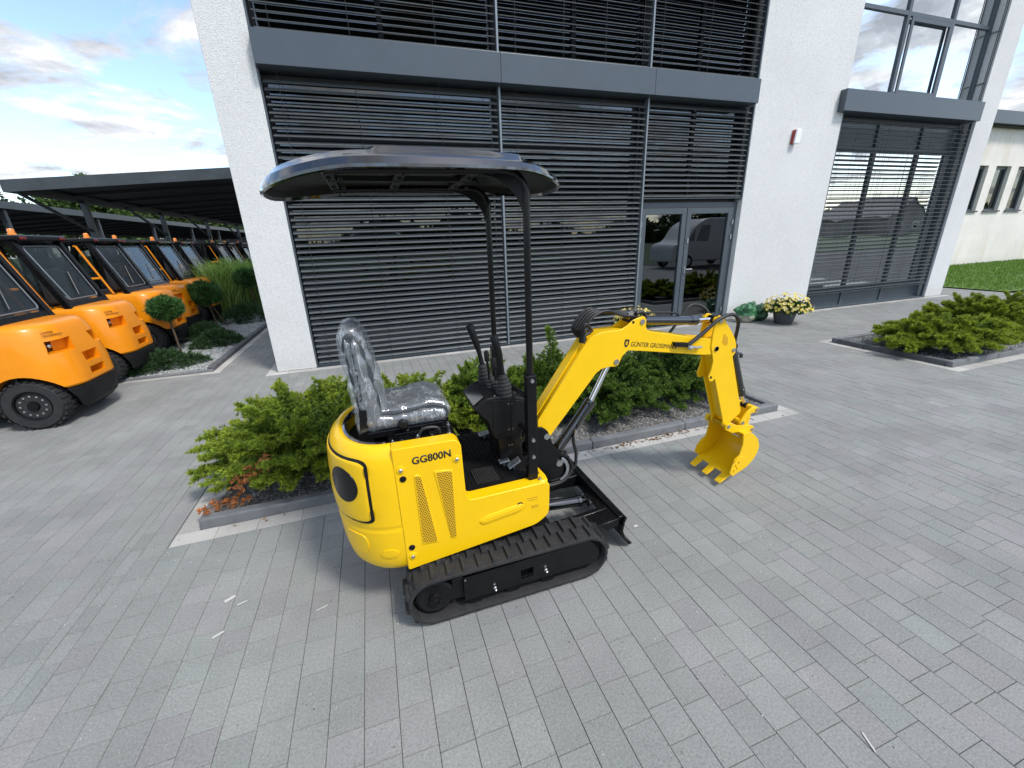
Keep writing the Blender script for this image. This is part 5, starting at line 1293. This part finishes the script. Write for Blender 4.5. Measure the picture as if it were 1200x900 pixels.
def film(poly, y0, y1, seed, name, parent, lay, amp=.007):
    """crumpled clear sheet wrapped round a padded part"""
    bmn = bmesh.new(); mb = MB().prism(poly, y0, y1); me = bpy.data.meshes.new(name); me.from_pydata(mb.v, [], mb.f); bmn.from_mesh(me)
    bmesh.ops.bevel(bmn, geom=[e for e in bmn.edges if e.is_manifold and e.calc_face_angle(0) > .9], offset=.028, segments=3, affect='EDGES')
    bmesh.ops.triangulate(bmn, faces=bmn.faces)
    for _ in range(4):
        le = [e for e in bmn.edges if e.calc_length() > .022]
        if not le: break
        bmesh.ops.subdivide_edges(bmn, edges=le, cuts=1); bmesh.ops.triangulate(bmn, faces=bmn.faces)
    bmn.normal_update()
    for v in bmn.verts:
        p = v.co.copy(); q = Vector((p.x * 8 + seed, p.y * 6, p.z * 9))
        rid = 1 - abs(mnoise.noise(q * 1.3)) * 2.2; rid2 = 1 - abs(mnoise.noise(q * 3.1 + Vector((5, 0, seed)))) * 2
        v.co = p + v.normal * (lay + amp * max(-.6, rid) + amp * .45 * rid2)
    o = wloc(parent)
    for v in bmn.verts: v.co -= o
    bmn.to_mesh(me); bmn.free(); me.materials.append(M['film']); return link(name, me, parent, 180)
film(SB, YC - .168, YC + .168, 1, 'plastic_wrap', back, .011, .009)
film(SC_, YC - .175, YC + .175, 4, 'plastic_wrap', cush, .009, .007)
kn = ep(MB().lathe([(0, 0), (.018, 0), (.024, .008), (.024, .022), (.016, .03), (0, .031)], (.045, YC - .19, .935), (0, -1, 0), 8), 'knob', 'black_matte')
for (x, z) in ((-.115, 1.19), (-.10, 1.10), (-.09, .955), (-.055, .935)): MB().lathe([(0, 0), (.010, 0), (.008, .008), (0, .009)], (x, YC - .178, z), (0, -1, 0), 10).build('bolt', 'bolt', back)
# floor
ep(MB().prism([(.272, .546), (.672, .546), (.672, .560), (.272, .556)], YN + .06, 2.30), 'floor_plate', 'black_matte', smooth=0)
fm = MB()
for k in range(11): fm.box(.355 + .011 * k, .362 + .011 * k, 1.72, 1.86, .560, .5655)
ep(fm, 'tread_mat', 'rubber', smooth=0)
dm = MB()
for i in range(16):
    for j in range(20):
        x, y = .288 + i * .023, 1.69 + j * .03 + (.015 if i % 2 else 0)
        if .35 < x < .485 and 1.71 < y < 1.87: continue
        s = 1 if (i + j) % 2 else -1; dm.prism([(x - .007, y - .003 * s), (x, y - .0035), (x + .007, y + .003 * s), (x, y + .0035)], .556, .5625, axis='z')
struct(ep(dm, 'tread_pattern', 'black_matte', smooth=0), 'stuff')
# pedals
for (x, y, w_, l_, r) in ((.575, 1.80, .05, .075, .5), (.535, 1.845, .045, .055, .12), (.52, 2.20, .05, .07, .12)):
    mb = MB(); c_, s_ = math.cos(r), math.sin(r); P = lambda a, b: (x + a * c_, y + b, .575 + .02 + a * s_)
    mb.add([P(-l_ / 2, -w_ / 2), P(l_ / 2, -w_ / 2), P(l_ / 2, w_ / 2), P(-l_ / 2, w_ / 2)] + [(q[0], q[1], q[2] - .008) for q in (P(-l_ / 2, -w_ / 2), P(l_ / 2, -w_ / 2), P(l_ / 2, w_ / 2), P(-l_ / 2, w_ / 2))], [(0, 1, 2, 3), (7, 6, 5, 4), (0, 4, 5, 1), (1, 5, 6, 2), (2, 6, 7, 3), (3, 7, 4, 0)])
    for k in range(4):
        aa = -l_ / 2 + l_ * (k + .5) / 4; mb.add([P(aa - .004, -w_ * .42), P(aa + .004, -w_ * .42), P(aa + .004, w_ * .42), P(aa - .004, w_ * .42)] + [(q[0], q[1], q[2] + .004) for q in (P(aa - .004, -w_ * .42), P(aa + .004, -w_ * .42), P(aa + .004, w_ * .42), P(aa - .004, w_ * .42))], [(4, 5, 6, 7), (0, 1, 5, 4), (1, 2, 6, 5), (2, 3, 7, 6), (3, 0, 4, 7)])
    mb.cyl((x, y, .56), (x, y, .59), .008, 8); ep(mb, 'pedal', 'alu', smooth=0, bevel=.002)
# console
con = ep(MB().prism(rpoly([(.385, .918), (.452, .968), (.50, .970), (.60, .958), (.66, .935), (.662, .87), (.650, .765), (.63, .742), (.49, .735), (.468, .77), (.455, .84), (.405, .895)], .012), 1.815, 2.10), 'console', 'black_matte', smooth=40, bevel=.014, bseg=3)
ep(MB().prism([(.515, .555), (.645, .555), (.64, .745), (.51, .745)], 1.85, 2.06), 'pedestal', 'black_paint', smooth=0, bevel=.008)
MB().prism([(.393, .9275), (.447, .9665), (.445, .9695), (.391, .9305)], 1.845, 2.07).build('display', 'gloss_black', con, 0)
MB().prism([(.478, .76), (.567, .758), (.575, .945), (.482, .955)], 1.8115, 1.816).build('side_panel', 'black_matte', con, bevel=.003)
MB().prism([(.572, .758), (.645, .775), (.655, .925), (.580, .944)], 1.8115, 1.816).build('side_panel', 'black_matte', con, bevel=.003)
for (x, z) in ((.562, .925), (.582, .925), (.560, .785), (.580, .785)): MB().lathe([(0, 0), (.005, 0), (.004, .004), (0, .004)], (x, 1.812, z), (0, -1, 0), 8).build('bolt', 'bolt', con)
for (x, y) in ((.50, 1.835), (.60, 1.835), (.62, 2.07)): MB().lathe([(0, 0), (.006, 0), (.005, .005), (0, .005)], (x, y, .968 - (x - .5) * .1), (0, 0, 1), 8).build('bolt', 'bolt', con)
for (x, z) in ((.57, .675), (.585, .675)): ep(MB().lathe([(0, 0), (.005, 0), (.004, .004), (0, .004)], (x, 1.849, z), (0, -1, 0), 8), 'bolt', 'bolt')
def joystick(x, y, z0, tip, name='joystick'):
    d = Vector((tip[0] - x, tip[1] - y, tip[2] - z0)); ax = d.normalized(); prof = [(0, 0)]
    for i in range(6): r = .050 - .0055 * i; prof += [(r, .018 * i), (r + .003, .018 * i + .007), (r - .004, .018 * i + .014)]
    prof += [(.016, .112), (0, .113)]
    b = ep(MB().lathe(prof, (x, y, z0), ax, 24), 'bellows', 'rubber', smooth=60)
    L_ = d.length; P = [Vector((x, y, z0)) + ax * s for s in (.10, L_ * .55, L_ * .7, L_ * .86, L_)]
    off = Vector((-.010, 0, 0)); st = ep(MB().tube([P[0], P[1], P[2] + off * .3, P[3] + off, P[4] + off * 1.6, P[4] + off * 2 + ax * .008], [.013, .012, .018, .019, .021, .008], 14), name, 'black_matte', smooth=60)
    MB().lathe([(0, 0), (.006, 0), (.005, .006), (0, .006)], P[4] + off * 1.5 + Vector((-.012, -.004, 0)), (-.8, -.2, .5), 8).build('button', 'black_paint', st)
joystick(.565, 1.862, .955, (.535, 1.862, 1.262)); joystick(.520, 2.055, .962, (.465, 2.07, 1.285))
for (x, y, zt_) in ((.52, 1.985, 1.165), (.545, 1.945, 1.135)):
    b = ep(MB().lathe([(0, 0), (.022, 0), (.024, .008), (.018, .014), (.021, .024), (.015, .03), (.017, .04), (.010, .05), (0, .05)], (x, y, .960), (-.05, 0, 1), 16), 'lever_boot', 'rubber')
    ep(MB().tube([(x - .002, y, 1.0), (x - .008, y, zt_ - .06), (x - .01, y, zt_ - .055), (x - .011, y, zt_ - .01), (x - .011, y, zt_)], [.006, .006, .013, .014, .008], 10), 'lever', 'black_matte')
# canopy posts
for s, yp in ((-1, 1.668), (1, 2.242)):
    ep(MB().box(.602, .652, yp - .024, yp + .024, .556, 1.115), 'post_sleeve', 'black_paint', smooth=0, bevel=.006)
    ep(MB().box(.612, .668, yp - .045, yp + .045, .556, .568), 'post_foot', 'black_paint', smooth=0, bevel=.003)
    for z in (.70, .79, 1.09): ep(MB().lathe([(0, 0), (.011, 0), (.009, .009), (0, .010)], (.627, yp - .024, z), (0, -1, 0), 10), 'bolt', 'bolt')
    for dy in (-.036, .036): ep(MB().lathe([(0, 0), (.011, 0), (.011, .008), (.006, .010), (.006, .018), (0, .018)], (.655 if dy < 0 else .64, yp + dy, .568), seg=8), 'bolt', 'bolt')
    path = bez([(.627, yp, 1.10), (.627, yp, 1.50), (.627, yp, 1.83), (.622, yp, 1.885), (.595, yp, 1.930), (.545, yp, 1.948), (.46, yp, 1.950), (.30, yp, 1.950), (-.10, yp, 1.945)], 64)
    ep(MB().tube(path, .0152, 12), 'canopy_post', 'black_paint', smooth=60)
    # curved gusset between post and roof
    q0 = [(.64, 1.80), (.645, 1.89), (.60, 1.95), (.50, 1.958), (.40, 1.960), (.40, 1.945), (.50, 1.925), (.565, 1.885), (.60, 1.84), (.612, 1.80)]
    ep(MB().prism(rpoly(q0, .02), yp - .006, yp + .006), 'roof_bracket', 'black_matte', smooth=30)
ep(MB().cyl((.632, 1.67, .99), (.585, 1.93, 1.0), .012, 8), 'brace', 'black_paint')
ep(MB().tube([(.627, 1.69, .80), (.627, 2.22, .80)], .014, 10), 'cross_bar', 'black_paint')
# canopy roof
CX, HX, HY = .25, .60, .432
def cring(scale, dz, n=160, hx=HX, hy=HY, bump=0):
    o = []
    for k in range(n):
        a = 2 * PI * k / n; c_, s_ = math.cos(a), math.sin(a); e = 2 / 2.5
        x = math.copysign(abs(c_) ** e, c_); y = math.copysign(abs(s_) ** e, s_)
        px_ = CX + hx * scale[0] * x; py_ = YC + hy * scale[1] * y
        dr_ = .055 * max(0, (-px_ - .0) / .36) ** 1.7 + .050 * max(0, (px_ - .58) / .31) ** 1.6
        z = 1.936 - dr_ + dz * (1 - .16 * max(0, px_ - .1) / .5)
        if bump and .055 < px_ < .60: z += bump; py_ += 0
        o.append((px_, py_, z))
    return o
rings = [cring((.975, .97), .008), cring((.985, .98), -.004), cring((1, 1), 0.0), cring((1, 1), .010), cring((.982, .968), .034), cring((.965, .938), .042, bump=.001), cring((.955, .92), .046, bump=.007), cring((.935, .88), .058, bump=.012), cring((.88, .79), .062, bump=.013), cring((.74, .64), .065, bump=.013), cring((.4, .34), .067, bump=.013), cring((.05, .05), .068, bump=.013)]
mb = MB(); n = 160
for r in rings: mb.v += r
for i in range(len(rings) - 1):
    for j in range(n): mb.f.append((i * n + j, i * n + (j + 1) % n, (i + 1) * n + (j + 1) % n, (i + 1) * n + j))
mb.f.append(tuple((len(rings) - 1) * n + j for j in range(n)))
cano = ep(mb, 'canopy', 'gloss_black', smooth=24)
mb = MB(); mb.v += rings[0]; b0 = len(mb.v); ur = [cring((.965, .955), .012), cring((.95, .93), .030), cring((.9, .85), .042), cring((.5, .45), .046)]
for r in ur: mb.v += r
seq = [0] + [1 + i for i in range(len(ur))]
for i in range(len(seq) - 1):
    for j in range(n): mb.f.append((seq[i] * n + (j + 1) % n, seq[i] * n + j, seq[i + 1] * n + j, seq[i + 1] * n + (j + 1) % n))
mb.f.append(tuple(seq[-1] * n + j for j in range(n))[::-1])
mb.build('canopy_lining', 'black_matte', cano, smooth=24)
for x in (-.10, .16, .44): MB().box(x - .02, x + .02, YC - .30, YC + .30, 1.945, 1.968).build('cross_member', 'black_matte', cano, 0, bevel=.005)
MB().box(-.10, .50, YC - .015, YC + .015, 1.945, 1.965).build('centre_rail', 'black_matte', cano, 0)
for x in (-.10, -.06, .16, .44, .49):
    for y in (-.287, .287, -.12, .15): MB().lathe([(0, 0), (.010, 0), (.010, .008), (.004, .010), (.004, .016), (0, .016)], (x, YC + y, 1.944), (0, 0, -1), 8).build('bolt', 'steel_black', cano)

# boom and arm, slightly slewed
SL = .054
def aw(p, t): return (p[0], YC + (p[0] - .8) * SL + t, p[1])
def ap(poly, t0, t1, name, m, parent=None, bevel=.004, smooth=35, mb=None):
    mb = mb or MB(); mb.prism(poly, t0, t1, fn=aw); return mb.build(name, m, parent or ex, smooth=smooth, bevel=bevel, bseg=2)
def apin(x, z, r, hw_, name='pin', m='bolt', parent=None):
    return MB().lathe([(0, -hw_), (r, -hw_), (r, hw_), (0, hw_)], aw((x, z), 0), (0, 1, 0), 16).build(name, m, parent or ex)
# swing post
ap(rpoly([(.69, .36), (.90, .385), (.935, .42), (.93, .50), (.885, .545), (.84, .60), (.805, .70), (.76, .735), (.72, .70), (.70, .58)], .02), -.075, -.060, 'swing_bracket', 'black_paint')
ap(rpoly([(.69, .36), (.90, .385), (.935, .42), (.93, .50), (.885, .545), (.84, .60), (.805, .70), (.76, .735), (.72, .70), (.70, .58)], .02), .060, .075, 'swing_bracket', 'black_paint')
ap([(.66, .37), (.80, .39), (.80, .47), (.72, .56), (.66, .56)], -.0595, .0595, 'swing_post', 'black_paint')
sw_ = MB().lathe([(0, -.12), (.05, -.12), (.05, .12), (0, .12)], aw((.70, .45), 0), (0, 0, 1), 20); sw_.build('swing_pin', 'black_paint', ex)
apin(.875, .482, .020, .085)
mb = MB()
for k in range(28):
    a0, a1 = math.radians(-120 + k * 7), math.radians(-120 + (k + 1) * 7)
ap(rpoly([(.86 + .075 * math.cos(a), .44 + .085 * math.sin(a)) for a in np.linspace(-1.3, 1.2, 12)] + [(.86 + .055 * math.cos(a), .44 + .062 * math.sin(a)) for a in np.linspace(1.2, -1.3, 12)], 0), -.092, -.080, 'guard_ring', 'alu', bevel=.002)
BOOM = [(.751, .700), (.778, .598), (1.112, .978), (1.148, 1.000), (1.205, 1.004), (1.235, 1.000), (1.258, 1.006), (1.270, 1.030), (1.282, 1.055), (1.318, 1.084), (1.45, 1.062), (1.70, 1.016), (1.885, .981), (1.965, .974), (1.994, .992), (2.0, 1.028), (1.982, 1.062), (1.955, 1.074), (1.75, 1.112), (1.60, 1.148), (1.49, 1.170), (1.442, 1.188), (1.430, 1.215), (1.432, 1.248), (1.416, 1.268), (1.390, 1.268), (1.344, 1.254), (1.300, 1.225), (1.264, 1.210), (1.146, 1.210), (1.085, 1.195), (1.045, 1.160), (.753, .767)]
BC = [(.751, .700), (.778, .598), (1.112, .978), (1.148, 1.000), (1.205, 1.012), (1.318, 1.090), (1.45, 1.066), (1.70, 1.020), (1.885, .985), (1.93, .985), (1.93, 1.076), (1.75, 1.110), (1.60, 1.146), (1.49, 1.166), (1.40, 1.185), (1.264, 1.206), (1.146, 1.206), (1.085, 1.192), (1.045, 1.158), (.753, .762)]
boom = ap(BC, -.0475, .040, 'boom', 'yellow', bevel=.006)
for s in (-1, 1): ap(BOOM, *((-.060, -.048) if s < 0 else (.0405, .0505)), 'boom_plate', 'yellow', boom, bevel=.003)
# top flange along the rising part
MB().prism([(.762, .778), (1.045, 1.160), (1.085, 1.196), (1.078, 1.202), (1.036, 1.168), (.755, .785)], -.028, .042, fn=aw).build('top_flange', 'yellow', boom, bevel=.002)
for (x, z, r, h) in ((1.242, 1.029, .016, .066), (1.403, 1.240, .015, .066), (1.978, 1.012, .016, .074), (.80, .665, .018, .078)): apin(x, z, r, h, parent=boom)
apin(1.342, 1.243, .008, .061, 'hole_plug', 'black_matte', boom)
# emblem and lettering on the near face
bx0, bz0 = 1.342, 1.128
ang = math.atan2(1.065 - 1.128, 1.66 - 1.30); ux = Vector((math.cos(ang), SL, math.sin(ang))).normalized(); uz = Vector((-math.sin(ang), 0, math.cos(ang)))
def onb(x, z, t=-.0608): return Vector(aw((x, z), t))
o0 = onb(1.333, 1.107)
put_text('lettering', 'GÜNTER GROSSMANN', .335, .033, o0, ux, uz, 'lettering', boom)
ec = onb(1.305, 1.128, -.0607)
def emblem(pts, m, name, d):
    mb = MB(); vs = [ec + ux * a + uz * b + Vector((0, -d, 0)) for a, b in pts]; n_ = len(vs); mb.v = [tuple(v) for v in vs] + [tuple(v + Vector((0, .0012, 0))) for v in vs]
    mb.f = [tuple(range(n_)), tuple(range(2 * n_ - 1, n_ - 1, -1))] + [(i, i + n_, (i + 1) % n_ + n_, (i + 1) % n_) for i in range(n_)]
    o = mb.build(name, m, boom, 0); bmn = bmesh.new(); bmn.from_mesh(o.data); bmesh.ops.recalc_face_normals(bmn, faces=bmn.faces); bmn.to_mesh(o.data); bmn.free()
emblem(rpoly([(-.015, .022), (.015, .022), (.0165, -.004), (.008, -.020), (0, -.024), (-.008, -.020), (-.0165, -.004)], .004), 'lettering', 'emblem', 0)
emblem(rpoly([(-.0075, .007), (0, .013), (.0075, .007), (.006, -.007), (0, -.012), (-.006, -.007)], .003), 'yellow', 'emblem_drop', .0008)
emblem(rpoly([(-.002, .004), (.003, .006), (.001, -.005)], .0005), 'lettering', 'emblem_mark', .0014)
# stick
ST = [(1.950, 1.200), (1.972, 1.220), (2.002, 1.212), (2.040, 1.165), (2.095, 1.105), (2.130, 1.055), (2.149, 1.012), (2.150, .965), (2.131, .940), (2.205, .745), (2.284, .537), (2.278, .512), (2.240, .490), (2.200, .460), (2.176, .434), (2.150, .428), (2.132, .446), (2.128, .490), (2.003, .808), (1.985, .792), (1.958, .798), (1.945, .83), (1.962, .872), (1.968, .93), (1.955, .975), (1.935, 1.03), (1.938, 1.12)]
SCORE = [(1.965, 1.06), (2.03, 1.09), (2.10, 1.02), (2.12, .94), (2.195, .745), (2.262, .54), (2.20, .50), (2.145, .50), (2.035, .80), (1.98, .95)]
stick = ap(SCORE, -.0550, .0300, 'stick', 'yellow', bevel=0)
for s in (-1, 1):
    ap(ST, *sorted((s * .062, s * .074)) if False else ((-.0670, -.0552) if s < 0 else (.0302, .042)), 'stick_plate', 'yellow', stick, bevel=.003)
ap(rpoly([(2.028, 1.105), (2.062, 1.075), (2.072, 1.03), (2.055, 1.022), (2.022, 1.045)], .01), -.0685, -.0677, 'opening', 'yellow_shaded', stick, bevel=0)  # flat darker patch painted for the shaded inside, nothing is cut out
for (x, z, r) in ((1.985, 1.185, .013), (1.978, 1.012, .015), (2.128, .985, .012)): apin(x, z, r, .074, m='alu', parent=stick)
for (x, z, r) in ((2.155, .450, .022), (1.985, 1.185, .020)): apin(x, z, r, .070, 'pivot_boss', 'yellow', stick)
MB().lathe([(0, -.0682), (.009, -.0682), (.009, -.0668), (0, -.0668)], aw((1.966, .824), 0), (0, 1, 0), 14).build('lug_hole', 'black_matte', stick)
ap(rpoly([(1.94, .985), (2.01, .99), (2.01, .96), (1.95, .955)], .01), -.05, .05, 'stick_web', 'yellow', stick)
# bucket and linkage
BH, BO = .150, .014
bk = [(2.150, .470), (2.175, .415), (2.262, .392), (2.30, .398), (2.35, .372), (2.398, .325), (2.420, .268), (2.412, .215), (2.385, .170), (2.335, .130), (2.275, .105), (2.205, .085)]
def shell(pts, th):
    o = []
    for i, p in enumerate(pts):
        a, b = Vector(pts[max(i - 1, 0)]), Vector(pts[min(i + 1, len(pts) - 1)]); d = (b - a).normalized(); o.append((p[0] - d.y * -th, p[1] + d.x * -th))
    return pts + o[::-1]
op = [(q.x, q.z) for q in bez([(p[0], 0, p[1]) for p in bk[2:]], 40)]
mb = MB(); nb2 = len(op); th_ = []
for i in range(nb2):
    a, b = Vector(op[max(i - 1, 0)]), Vector(op[min(i + 1, nb2 - 1)]); d = (b - a).normalized(); th_.append((op[i][0] + d.y * .010, op[i][1] - d.x * .010))
for ring in (op, th_):
    for t in (BO - BH, BO + BH):
        mb.v += [aw(p, t) for p in ring]
for i in range(nb2 - 1): mb.f += [(i, i + 1, nb2 + i + 1, nb2 + i), (2 * nb2 + i, 3 * nb2 + i, 3 * nb2 + i + 1, 2 * nb2 + i + 1)]
mb.f += [(0, nb2, 3 * nb2, 2 * nb2), (nb2 - 1, 3 * nb2 - 1, 4 * nb2 - 1, 2 * nb2 - 1)]
bkt = mb.build('bucket', 'yellow', ex, smooth=50)
SPL = [(2.250, .398), (2.30, .400), (2.352, .374), (2.402, .326), (2.426, .268), (2.417, .212), (2.388, .165), (2.338, .124), (2.277, .099), (2.205, .079), (2.178, .112), (2.205, .205), (2.243, .232), (2.262, .32)]
for s in (-1, 1): ap(rpoly(SPL, .008, 3), *sorted((BO + s * (BH + .0005), BO + s * (BH + .011))), 'side_plate', 'yellow', bkt, bevel=.002)
for s in (-1, 1): ap(rpoly([(2.215, .21), (2.255, .235), (2.285, .20), (2.265, .115), (2.20, .085), (2.165, .115), (2.178, .17)], .012, 3), *sorted((BO + s * (BH + .0115), BO + s * (BH + .021))), 'side_cutter', 'yellow', bkt, bevel=.002)
for s in (-1, 1):
    for (x, z) in ((2.215, .175), (2.238, .195), (2.205, .135), (2.23, .15)): MB().lathe([(0, BH + .018), (.009, BH + .018), (.009, BH + .027), (0, BH + .028)], aw((x, z), BO), (0, s, 0), 8).build('bolt', 'yellow', bkt)
MB().prism([(2.200, .078), (2.300, .105), (2.298, .117), (2.205, .098), (2.175, .085)], BO - BH, BO + BH, fn=aw).build('cutting_edge', 'yellow', bkt, bevel=.002)
for t in (BO - BH + .028, BO, BO + BH - .028): MB().prism([(2.245, .106), (2.20, .100), (2.118, .047), (2.110, .036), (2.19, .070), (2.25, .085)], t - .026, t + .026, fn=aw).build('tooth', 'yellow', bkt, bevel=.003)
for s in (-1, 1): ap(rpoly([(2.125, .435), (2.17, .478), (2.24, .44), (2.36, .42), (2.40, .405), (2.41, .375), (2.385, .352), (2.30, .385), (2.20, .392)], .015, 3), *sorted((s * .082, s * .096)), 'bucket_ear', 'yellow', bkt, bevel=.002)
for (x, z, r) in ((2.155, .450, .013), (2.385, .383, .012), (2.302, .372, .012)):
    apin(x, z, r, .101, parent=bkt); apin(x, z, r + .009, .0955, 'pivot_boss', 'yellow', bkt)
apin(2.36, .30, .006, .03, 'drain_hole', 'white_plastic', bkt)
# linkage: bent side links and H link
for s in (-1, 1):
    lk = [(2.262, .452), (2.285, .428), (2.312, .445), (2.330, .485), (2.362, .510), (2.405, .505), (2.420, .525), (2.405, .548), (2.365, .552), (2.315, .525), (2.282, .485)]
    ap(rpoly(lk, .010, 3), *sorted((s * .080, s * .094)), 'side_link', 'yellow', stick, bevel=.003)
ap(rpoly([(2.385, .53), (2.42, .53), (2.418, .44), (2.41, .375), (2.37, .37), (2.368, .44)], .012, 3), -.045, .045, 'h_link', 'yellow', stick, bevel=.004)
for (x, z) in ((2.285, .452), (2.402, .527)): apin(x, z, .013, .099, parent=stick); apin(x, z, .021, .0945, 'pivot_boss', 'yellow', stick)
# cylinders
def ram(p0, p1, p2, r, rr, name, t=0.0):
    A, B, D = (Vector(aw(p, t)) for p in (p0, p1, p2)); d = (B - A).normalized()
    o = MB().tube([A, B - d * .004, B], [r, r, r * .85], 20).tube([B - d * .05, B - d * .0], [r * 1.10, r * 1.10], 20).build(name, 'gloss_black', ex, smooth=40)
    MB().lathe([(0, -.022), (r * 1.05, -.022), (r * 1.05, .022), (0, .022)], A, (0, 1, 0), 18).build('barrel_eye', 'black_paint', o)
    MB().cyl(B, D, rr, 14).build('rod', 'chrome', o)
    MB().lathe([(0, -.024), (rr * 1.9, -.024), (rr * 1.9, .024), (0, .024)], D, (0, 1, 0), 16).build('rod_eye', 'black_paint', o)
    return o
c1 = ram((.868, .487), (1.118, .795), (1.240, 1.024), .033, .017, 'boom_cylinder')
c2 = ram((1.403, 1.238), (1.852, 1.192), (1.985, 1.184), .027, .0135, 'arm_cylinder')
c3 = ram((2.185, .985), (2.345, .620), (2.400, .530), .027, .0125, 'bucket_cylinder', t=0.0)
# steel pipe on the arm cylinder and hoses
def ahose(pts, r, name='hydraulic_hose', m='hose', parent=None, t=None, n=30):
    P = [aw((p[0], p[1]), p[2]) for p in pts]; return MB().tube(bez(P, n), r, 8).build(name, m, parent or ex, smooth=60)
ahose([(1.40, 1.272, 0), (1.46, 1.275, 0), (1.62, 1.262, 0), (1.70, 1.248, 0), (1.715, 1.222, 0)], .006, 'steel_pipe', 'hose', c2)
for k, dy in enumerate((-.03, -.012, .006, .024, .04)):
    ahose([(1.055, 1.165, dy), (1.05 - .01 * k, 1.235, dy), (1.10, 1.292 + .008 * k, dy), (1.19, 1.315 - .004 * k, dy * .8), (1.30, 1.278 + .003 * k, dy * .6), (1.40, 1.262 + .008 * k, dy * .5)], .0085)
for k in range(3): ahose([(1.07 + .02 * k, 1.21, -.045 + .02 * k), (1.04, 1.20 + .03 * k, -.05), (1.03, 1.16, -.055 + .02 * k)], .009)
apin(1.352, 1.284, .016, .02, 'hose_fitting', 'bolt'); 
ahose([(1.385, 1.282, -.02), (1.43, 1.285, -.02), (1.452, 1.26, -.02), (1.44, 1.235, -.02)], .011)
ap(rpoly([(1.628, 1.098), (1.735, 1.082), (1.740, 1.055), (1.640, 1.070)], .006), -.085, -.0605, 'hose_block', 'black_matte', boom, bevel=.003)
ahose([(1.735, 1.062, -.078), (1.80, 1.045, -.078), (1.845, 1.042, -.076)], .008, 'hose_end', 'bolt')
ahose([(1.735, 1.080, -.075), (1.745, 1.050, -.078), (1.770, 1.045, -.078)], .010, 'hose_end', 'bolt')
ahose([(1.74, 1.072, -.080), (1.84, 1.135, -.088), (1.94, 1.205, -.095), (2.05, 1.222, -.092), (2.125, 1.17, -.075), (2.150, 1.06, -.05), (2.165, .985, -.03)], .0115)
ahose([(1.70, 1.105, .065), (1.78, 1.18, .075), (1.86, 1.265, .08), (1.93, 1.268, .08), (1.98, 1.24, .06), (2.0, 1.20, .04)], .009)
ap([(2.165, .965), (2.225, .955), (2.228, .925), (2.17, .935)], -.028, .028, 'port_block', 'gloss_black', c3, bevel=.004)
ahose([(2.20, .94, -.02), (2.255, .93, -.02), (2.262, .905, -.02)], .011, 'hose_end', 'gloss_black', c3)
ahose([(.94, .40, -.05), (.985, .42, -.06), (1.0, .50, -.05), (.985, .58, -.04), (1.0, .635, -.035)], .010)
ahose([(1.0, .635, -.035), (1.03, .70, -.035), (1.085, .775, -.035), (1.088, .80, -.034), (1.07, .805, -.034)], .006, 'steel_pipe')
ahose([(.995, .60, -.037), (1.005, .65, -.036)], .013, 'hose_fitting', 'bolt')
for k in range(4): ahose([(.70 + .02 * k, .43, -.085 + .03 * k), (.80 + .02 * k, .36 + .01 * k, -.09 + .03 * k), (.90, .37 + .015 * k, -.095 + .03 * k), (.955, .43 + .02 * k, -.085 + .03 * k), (.93 - .01 * k, .51, -.08 + .03 * k)], .009)
for k in range(5): ep(MB().tube(bez([(.60, 1.93 + .025 * k, .60), (.665, 1.93 + .025 * k, .63 + .02 * (k % 3)), (.70, 1.935 + .02 * k, .70), (.715, 1.94 + .02 * k, .80), (.69, 1.94 + .02 * k, .86)]), .009, 8), 'hydraulic_hose', 'hose', smooth=60)
bpy.context.view_layer.update()
